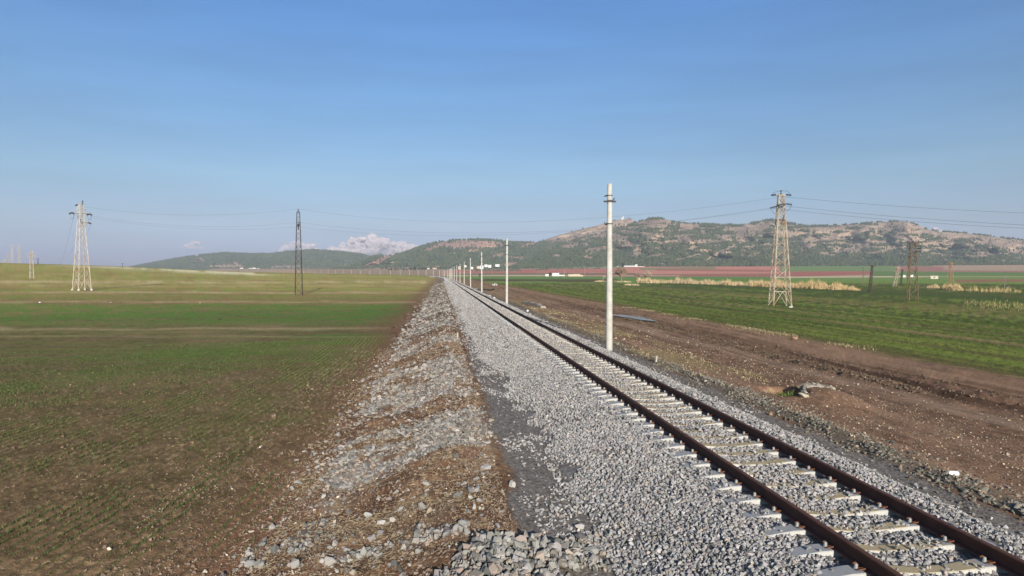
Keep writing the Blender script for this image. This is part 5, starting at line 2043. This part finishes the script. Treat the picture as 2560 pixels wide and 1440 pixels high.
def leaf_tree(px, py, py_top, wpx, label, rgb, seed, d=None, conic=0.0, name='conifer', group=None):
    rg = np.random.default_rng(seed)
    P = ground_at(px, py) if d is None else (*place(px, py, d), d)
    dd = P[0] * SY + P[1] * CY
    zb = from_px(px, py, dd)[2]
    H = (py - py_top) / F * dd
    Wd = wpx / F * dd
    root = empty(name, (P[0], P[1], min(zb, P[2] + 2)), 0)
    tag(root, label, 'tree', group)
    t = MB()
    t.lathe([(H * 0.03, -1), (H * 0.02, H * 0.5), (H * 0.006, H * 0.92)], 6)
    t.build('trunk', M_trunk, root)
    n = 420
    u = rg.random(n) ** 0.8
    prof = np.where(u < 0.2, 0.55 + u * 2.2, 1.0) * (1 - conic * u) * np.sqrt(np.clip(1 - ((u - 0.35) / 0.67) ** 2, 0.02, 1))
    lob = 0.7 + 0.5 * vn(u * 6, u * 0 + seed, seed)
    a = rg.uniform(0, 2 * math.pi, n)
    rad = Wd / 2 * prof * lob * np.sqrt(rg.random(n))
    Pp = np.stack([rad * np.cos(a), rad * np.sin(a), H * (0.08 + 0.9 * u)], 1)
    sz = H * 0.055 * rg.uniform(0.6, 1.4, n)
    C = np.array(rgb)[None] * rg.uniform(0.55, 1.5, (n, 1))
    V, Fc, Cc = scatter(Pp, sz, C, VAR_B, seed)
    np_mesh('crown', V, Fc, M_tree, False, Cc, root)
    return root


gc = 'dark conifers along the edge of the village'
trees = [(972, 677, 670.5, 5, 0.4), (978, 677, 669.5, 6, 0.2), (988, 676.5, 669.2, 5, 0.6), (994.5, 677, 670.5, 4, 0.6), (1009.5, 676.5, 671, 6, 0.2), (1017, 676.3, 669.5, 4, 0.7), (1027.5, 675.5, 670, 7, 0.2),
         (1037, 676.3, 667, 11, 0.2), (1047.5, 676, 668, 4, 0.7), (1055, 675.5, 669, 8, 0.2), (1062, 675, 668.8, 7, 0.3)]
labs = ['leftmost dark conifer of the row beyond the railway bend', 'wide dark conifer second from left in the row', 'slender dark conifer third from left in the row', 'small pointed conifer fourth from left in the row', 'low round conifer fifth from left in the row', 'pointed conifer sixth from left in the row', 'round conifer just left of the biggest in the row', 'biggest round conifer of the row beyond the bend', 'narrow conifer just right of the biggest in the row', 'dark tree left of the small grey house', 'rightmost dark tree of the row beside the houses']
for i, (px, y0, y1, w, cn) in enumerate(trees):
    leaf_tree(px, y0, y1, w, labs[i], (0.035, 0.042, 0.024), 400 + i, d=1750, conic=cn, group=gc)
leaf_tree(1375, 690.5, 680.5, 8.5, 'dark round tree between the white farmhouse and the small hut', (0.045, 0.045, 0.03), 421, conic=0.2, name='dark_tree')
leaf_tree(1557, 670, 656, 6, 'tall dark cypress in front of the white farm sheds', (0.03, 0.035, 0.022), 422, d=1860, conic=0.2, name='cypress')
leaf_tree(1200, 691, 683, 10, 'dark bush behind the third concrete pole', (0.07, 0.06, 0.04), 423, name='bush')
leaf_tree(1176, 692, 687.5, 11, 'low dark bush left of the third concrete pole', (0.06, 0.062, 0.035), 424, name='bush')
leaf_tree(2305, 677, 672, 8, 'dark bush at the foot of the mountain behind the brown tower', (0.045, 0.05, 0.03), 426, d=1700, name='bush')
leaf_tree(2513, 670, 664.5, 6, 'lone dark tree at the mountain foot near the right edge', (0.045, 0.05, 0.03), 427, d=1850, name='dark_tree')
leaf_tree(2559, 600, 592, 9, 'dark tree on the ridge skyline at the right edge', (0.035, 0.042, 0.024), 428, d=2930, name='dark_tree')


# ------------------------------------------------------------------ boulders, slabs, litter
def boulder(px, py, wpx, hpx, label, m, seed, name='boulder', cat='rock', long_=1.0, group=None, rz=0.0, pts=22):
    P = ground_at(px, py)
    dd = P[0] * SY + P[1] * CY
    w = wpx / F * dd
    h = hpx / F * dd
    rg = np.random.default_rng(seed)
    bm = bmesh.new()
    p = rg.normal(size=(pts, 3))
    p /= np.linalg.norm(p, axis=1)[:, None]
    p *= rg.uniform(0.8, 1.0, (pts, 1))
    for q in p:
        bm.verts.new((q[0] * w / 2, q[1] * w / 2 * long_, q[2] * h * 0.62 + h * 0.38))
    bmesh.ops.convex_hull(bm, input=bm.verts)
    bmesh.ops.delete(bm, geom=[v for v in bm.verts if not v.link_faces], context='VERTS')
    me = bpy.data.meshes.new(name)
    bm.to_mesh(me)
    bm.free()
    me.materials.append(m)
    o = bpy.data.objects.new(name, me)
    o.location = (P[0], P[1], float(gh(np.array([P[0]]), np.array([P[1]]))[0]))
    o.rotation_euler = (0, 0, rz - YAW)
    COL.objects.link(o)
    return tag(o, label, cat, group)


boulder(1986, 848, 17, 9, 'reddish brown boulder on the field edge beside the dirt track', M_redrock, 501)
boulder(2017, 856, 8, 5, 'small reddish stone just right of the reddish boulder', M_redrock, 502)
boulder(1977, 769, 12, 4, 'white slab of rock near the foot of the tan pylon', M_whiterock, 503)
boulder(1319, 780, 7, 6, 'white stone at the ballast edge right of the second pole', M_whiterock, 504)
boulder(1224, 742, 9, 6, 'grey boulder beside the ballast left of the second pole', M_rock, 505)
boulder(1235, 746, 9, 4, 'pale flat boulder nearest the second pole beside the ballast', M_whiterock, 506)
boulder(1188, 723, 3.4, 2.6, 'small pale stone left of the third pole, left of two', M_rock, 507)
boulder(1192.5, 723, 3.4, 2.6, 'small pale stone left of the third pole, right of two', M_rock, 508)
for i, (x, y, w, h) in enumerate(((1232, 713.5, 5, 4.5), (1237, 714, 5, 6.5), (1241.5, 714.5, 4.5, 7), (1235, 715, 5, 3))):
    boulder(x, y, w, h, 'pale boulder in the small rock pile by the far dirt track', M_rock, 510 + i, group='rocks of the small pile by the dirt track')
boulder(100, 757, 7, 3.2, 'small white block lying in the left field below the pale pylon', M_whiterock, 520, 'block', 'block')
boulder(277, 757, 6, 3, 'pale stone in the left field right of the small white block', M_rock, 521)
boulder(500, 758, 4, 2.4, 'pale stone in the left field on the strip edge', M_rock, 522)
boulder(550, 799, 11, 2.4, 'dark flat stone in the green strip of the left field', M_iron, 523)
boulder(1927, 1038, 11, 10, 'orange brown stone at the dark gravel strip near the culvert', M_redrock, 525)
boulder(1764, 954, 10, 6, 'brown stone lying alone on the dirt right of the track', M_rock, 526)
boulder(1505, 1276, 33, 22, 'largest yellowish limestone block where the rubble meets the ballast', M_rock, 527, long_=0.7)
boulder(1450, 1322, 30, 14, 'flat grey limestone slab on the rubble heap', M_rock, 528, long_=0.6)
boulder(1445, 1400, 34, 24, 'big grey limestone block at the lower end of the rubble heap', M_rock, 529, long_=0.8)
boulder(1242, 1412, 44, 30, 'large grey limestone block at the left foot of the rubble heap', M_rock, 530, long_=0.8)
boulder(955, 1300, 34, 12, 'long grey stone lying in the soil among straw', M_rock, 531, long_=0.5)
boulder(980, 1290, 22, 14, 'grey stone touching the long grey one in the straw', M_rock, 532, long_=0.7)
boulder(1284, 1218, 14, 16, 'upright grey stone on the soil edge beside the dark gravel', M_rock, 533, long_=0.6)
boulder(1198, 1325, 46, 10, 'long flat grey stone at the top left of the rubble heap', M_rock, 534, long_=0.4)
boulder(805, 1412, 18, 15, 'grey stone in the straw near the lower field edge', M_rock, 536)
boulder(1023, 1405, 12, 9, 'pale stone alone in the soil left of the rubble', M_rock, 537)


def slab():
    P = ground_at(1332, 764)
    m = MB()
    n = 18
    top = []
    for i in range(n + 1):
        t = i / n
        top.append((0.9 * (t - 0.5) * 2 * 0.6, 9.0 * (0.5 - t), 0.34 * math.sin(math.pi * (0.12 + 0.84 * t)) ** 0.5 - 0.08 + 0.05 * math.sin(t * 19)))
    for i in range(n):
        a, b = Vector(top[i]), Vector(top[i + 1])
        m.add([(a.x - 0.4, a.y, -0.4), (a.x + 0.4, a.y, -0.4), (a.x + 0.25, a.y, a.z), (a.x - 0.25, a.y, a.z), (b.x - 0.4, b.y, -0.4), (b.x + 0.4, b.y, -0.4), (b.x + 0.25, b.y, b.z), (b.x - 0.25, b.y, b.z)],
              [(0, 1, 2, 3), (7, 6, 5, 4), (3, 2, 6, 7), (1, 5, 6, 2), (0, 3, 7, 4)])
    o = m.build('concrete_slab', mat('dusty_concrete', col=(0.30, 0.25, 0.20), nscale=3, namp=0.3))
    o.location = (P[0], P[1], P[2] + 0.1)
    tag(o, 'long low concrete slab lying in the dirt right of the second pole', 'slab')


slab()


def culvert():
    """broken stone head of a drain half buried in the bank"""
    x0, y0 = 11.0, 19.2
    z0 = float(gh(np.array([11.3]), np.array([18.6]))[0]) - 0.3
    rg = np.random.default_rng(606)
    root = empty('culvert', (x0, y0, z0), 0)
    tag(root, 'broken whitish stone culvert mouth in the brown bank right of the track', 'culvert')
    for (nm, arc, n, sz0) in (('rim', (-0.85, -0.35, 0.55, 0.75), 16, 0.13), ('capstone', (0.0, 0.15, 0.75, 0.45), 9, 0.15)):
        t = np.linspace(0, 1, n)
        if nm == 'rim':
            P = np.stack([-0.62 + 0.75 * t + rg.normal(0, 0.05, n), -0.55 + 1.15 * t + rg.normal(0, 0.05, n), np.zeros(n)], 1)
        else:
            P = np.stack([0.1 + 0.8 * t + rg.normal(0, 0.1, n), 0.35 - 0.1 * t + rg.normal(0, 0.12, n), np.zeros(n)], 1)
        P[:, 2] = gh(P[:, 0] + x0, P[:, 1] + y0) - z0 + 0.02
        Vs, Fs, Cs = scatter(P, sz0 * rg.uniform(0.6, 1.4, n), np.array([0.24, 0.205, 0.16])[None] * rg.uniform(0.7, 1.4, (n, 1)), VAR_SLAB, 607, 0.2)
        np_mesh(nm, Vs, Fs, M_stone, False, Cs, root)
    bm = bmesh.new()
    pp = rg.normal(size=(26, 3))
    pp /= np.linalg.norm(pp, axis=1)[:, None]
    for v in pp:
        bm.verts.new((v[0] * 0.62 + 0.42, v[1] * 0.5 + 0.45, v[2] * 0.20 + 0.18 - 0.08 * v[0]))
    bmesh.ops.convex_hull(bm, input=bm.verts)
    bmesh.ops.delete(bm, geom=[v for v in bm.verts if not v.link_faces], context='VERTS')
    me = bpy.data.meshes.new('slab')
    bm.to_mesh(me)
    bm.free()
    me.materials.append(mat('culvert_stone', col=(0.33, 0.29, 0.23), nscale=6, namp=0.4, bump=0.03, bscale=9, tint=(0.24, 0.18, 0.12), tscale=3.0))
    so_ = bpy.data.objects.new('slab', me)
    COL.objects.link(so_)
    so_.parent = root
    # shrub in the hollow
    P = (10.2, 19.35)
    z = float(gh(np.array([P[0]]), np.array([P[1]]))[0])
    b = empty('shrub', (P[0], P[1], z), 0)
    tag(b, 'small green shrub growing in the hollow of the broken culvert', 'shrub')
    n = 150
    V, Fc, C = tufts(np.stack([rg.normal(0, 0.2, n), rg.normal(0, 0.16, n), rg.uniform(0, 0.12, n)], 1), rg.uniform(0.2, 0.5, n), np.full(n, 0.045), np.tile(np.array([0.085, 0.11, 0.03]), (n, 1)), 4, rg, 0.9)
    np_mesh('leaves', V, Fc, M_blade, False, C, b)
    st = MB()
    for i in range(7):
        st.bar((0, 0, 0), (rg.normal(0, 0.15), rg.normal(0, 0.12), 0.2), 0.014)
    st.build('stems', M_trunk, b)


culvert()


def litter():
    P = ground_at(2382, 1184)
    m = MB()
    m.lathe([(0.02, 0), (0.045, 0.01), (0.045, 0.15), (0.035, 0.175), (0.02, 0.18)], 14, (0, 0, 0), (1, -0.25, 0.02))
    o = m.build('plastic_can', M_white)
    z = float(gh(np.array([P[0]]), np.array([P[1]]))[0])
    o.location = (P[0] - 0.1, P[1], z + 0.045)
    tag(o, 'white plastic can lying in the dirt right of the dark gravel strip', 'can')
    P = ground_at(1640, 906)
    m = MB()
    m.box(-0.035, 0.035, -0.035, 0.035, -0.1, 0.2)
    o = m.build('marker_stake', M_rock)
    o.location = (P[0], P[1], P[2] + 0.05)
    o.rotation_euler = (0.05, 0.05, 0.3)
    tag(o, 'short pale marker stake at the right edge of the ballast', 'stake')
    P = ground_at(1144, 846)
    m = MB()
    m.box(-0.035, 0.035, -0.035, 0.035, -0.2, 0.22)
    o = m.build('marker_stake', M_rock)
    o.location = (P[0], P[1], P[2] + 0.1)
    tag(o, 'short pale marker stake on the left rubble bank', 'stake')
    # dark rusty scrap beside the third pole
    P = ground_at(1215, 726)
    m = MB()
    rg = random.Random(4)
    pts = [(-1.6 + 0.42 * i, 2.6 - 0.65 * i + rg.uniform(-0.2, 0.2), 0.15 + rg.uniform(-0.1, 0.15)) for i in range(9)]
    m.tube(pts, [0.10, 0.14, 0.18, 0.12, 0.15, 0.2, 0.14, 0.17, 0.08], 7)
    o = m.build('log', M_iron)
    o.location = (P[0], P[1], P[2])
    tag(o, 'dark crooked log lying on the dirt beside the third pole', 'log')


litter()


def puddle():
    P = ground_at(1582, 796)
    rg = np.random.default_rng(71)
    n = 36
    V = [(0, 0, 0)]
    for i in range(n):
        a = 2 * math.pi * i / n
        k = 1 + 0.2 * math.sin(3 * a + 1) + 0.1 * math.sin(7 * a)
        V.append((0.8 * k * math.cos(a) - 0.10 * 4.6 * math.sin(a), 4.6 * k * math.sin(a), 0))
    Fq = [(0, i + 1, (i + 1) % n + 1) for i in range(n)]
    m = mat('puddle_water', col=(0.22, 0.21, 0.20), rough=0.12, spec=0.5)
    o = np_mesh('puddle', V, Fq, m)
    xs = np.array([v[0] for v in V]) + P[0]
    ys = np.array([v[1] for v in V]) + P[1]
    o.location = (P[0], P[1], float(np.percentile(gh(xs, ys), 90)) + 0.03)
    tag(o, kind='structure')


puddle()


# ------------------------------------------------------------------ clouds, far beyond the hills
def cloud(px0, px1, py0, py1, d, label, seed, lumps, dens):
    rg = np.random.default_rng(seed)
    bm = bmesh.new()
    w = (px1 - px0) / F * d
    h = (py1 - py0) / F * d
    xs = []
    for i in range(lumps):
        u = rg.uniform(-0.5, 0.5)
        env = max(0.1, 1 - (abs(u) * 2) ** 2.6)
        prof = env * (0.60 + 0.22 * math.exp(-((u + 0.06) / 0.13) ** 2) + 0.12 * math.sin(u * 11 + seed))
        v = rg.uniform(0, 1) * prof
        r = h * rg.uniform(0.06, 0.19) * (0.6 + 0.6 * env)
        mt = Matrix.Translation((u * w, rg.normal() * w * 0.12, v * h)) @ Matrix.Diagonal((1.35, 1.1, 0.85, 1))
        bmesh.ops.create_icosphere(bm, subdivisions=2, radius=r, matrix=mt)
    for v in bm.verts:
        nn = vn(np.array([v.co.x / (h * 0.12)]), np.array([v.co.z / (h * 0.12) + v.co.y / (h * 0.2)]), seed)[0]
        v.co += v.co.normalized() * 0
        v.co.z += (nn - 0.5) * h * 0.06
        v.co.x += (nn - 0.5) * h * 0.06
    me = bpy.data.meshes.new('cloud')
    bm.to_mesh(me)
    bm.free()
    m = bpy.data.materials.new('cloud_vapour_%d' % seed)
    m.use_nodes = True
    t = m.node_tree
    pr = t.nodes['Principled BSDF']
    pr.inputs['Base Color'].default_value = (0.46, 0.395, 0.402, 1)
    pr.inputs['Roughness'].default_value = 1.0
    pr.inputs['Specular IOR Level'].default_value = 0.0
    tc = t.nodes.new('ShaderNodeTexCoord')
    sp_ = t.nodes.new('ShaderNodeSeparateXYZ')
    t.links.new(tc.outputs['Object'], sp_.inputs[0])
    nz = t.nodes.new('ShaderNodeTexNoise')
    nz.inputs['Scale'].default_value = 9.0 / h
    nz.inputs['Detail'].default_value = 5
    t.links.new(tc.outputs['Object'], nz.inputs['Vector'])
    mr = t.nodes.new('ShaderNodeMapRange')
    mr.inputs['From Min'].default_value = -0.1 * h
    mr.inputs['From Max'].default_value = 0.75 * h
    mr.inputs['To Min'].default_value = -0.25
    mr.inputs['To Max'].default_value = 0.6
    t.links.new(sp_.outputs['Z'], mr.inputs['Value'])
    ad = t.nodes.new('ShaderNodeMath')
    ad.operation = 'MULTIPLY_ADD'
    t.links.new(nz.outputs['Fac'], ad.inputs[0])
    ad.inputs[1].default_value = 0.9
    t.links.new(mr.outputs[0], ad.inputs[2])
    sc = t.nodes.new('ShaderNodeMath')
    sc.operation = 'MULTIPLY'
    sc.use_clamp = True
    t.links.new(ad.outputs[0], sc.inputs[0])
    sc.inputs[1].default_value = dens
    t.links.new(sc.outputs[0], pr.inputs['Alpha'])
    me.materials.append(m)
    o = bpy.data.objects.new('cloud', me)
    x, y, z = from_px((px0 + px1) / 2, py1, d)
    o.location = (x, y, z)
    o.rotation_euler = (0, 0, -math.atan2(x, y))
    COL.objects.link(o)
    # join the overlapping lumps into one skin so the vapour is counted once
    rm = o.modifiers.new('skin', 'REMESH')
    rm.mode = 'VOXEL'
    rm.voxel_size = h * 0.014
    tx = bpy.data.textures.new('cloud_puffs_%d' % seed, 'CLOUDS')
    tx.noise_scale = h * 0.12
    tx.noise_depth = 4
    dm = o.modifiers.new('puffs', 'DISPLACE')
    dm.texture = tx
    dm.strength = h * 0.12
    dm.texture_coords = 'LOCAL'
    tag(o, label, 'cloud', 'small cumulus clouds low in the sky')


cloud(800, 1085, 580, 640, 14000, 'largest pinkish white cumulus cloud above the gap in the hills', 701, 240, 0.6)
cloud(698, 800, 596, 628, 15000, 'paler cumulus cloud behind the dark lattice mast', 702, 80, 0.42)
cloud(456, 508, 597, 620, 16000, 'smallest faint cloud left of the dark mast', 703, 36, 0.36)
cloud(2318, 2366, 564, 590, 14000, 'small bright white cloud peeking over the right ridge', 704, 36, 0.75)


# ------------------------------------------------------------------ the air
def haze():
    m = MB()
    m.box(-6400, 6400, -6400, 6400, -8, 420)
    mt = bpy.data.materials.new('haze')
    mt.use_nodes = True
    t = mt.node_tree
    t.nodes.remove(t.nodes['Principled BSDF'])
    v = t.nodes.new('ShaderNodeVolumePrincipled')
    v.inputs['Color'].default_value = (0.80, 0.88, 1.0, 1)
    v.inputs['Density'].default_value = HAZE
    v.inputs['Anisotropy'].default_value = 0.0
    t.links.new(v.outputs[0], t.nodes['Material Output'].inputs['Volume'])
    o = m.build('haze', mt)
    tag(o, 'thin pale air between the camera and the hills', 'haze', kind='stuff')


HAZE = 0.85e-4
haze()
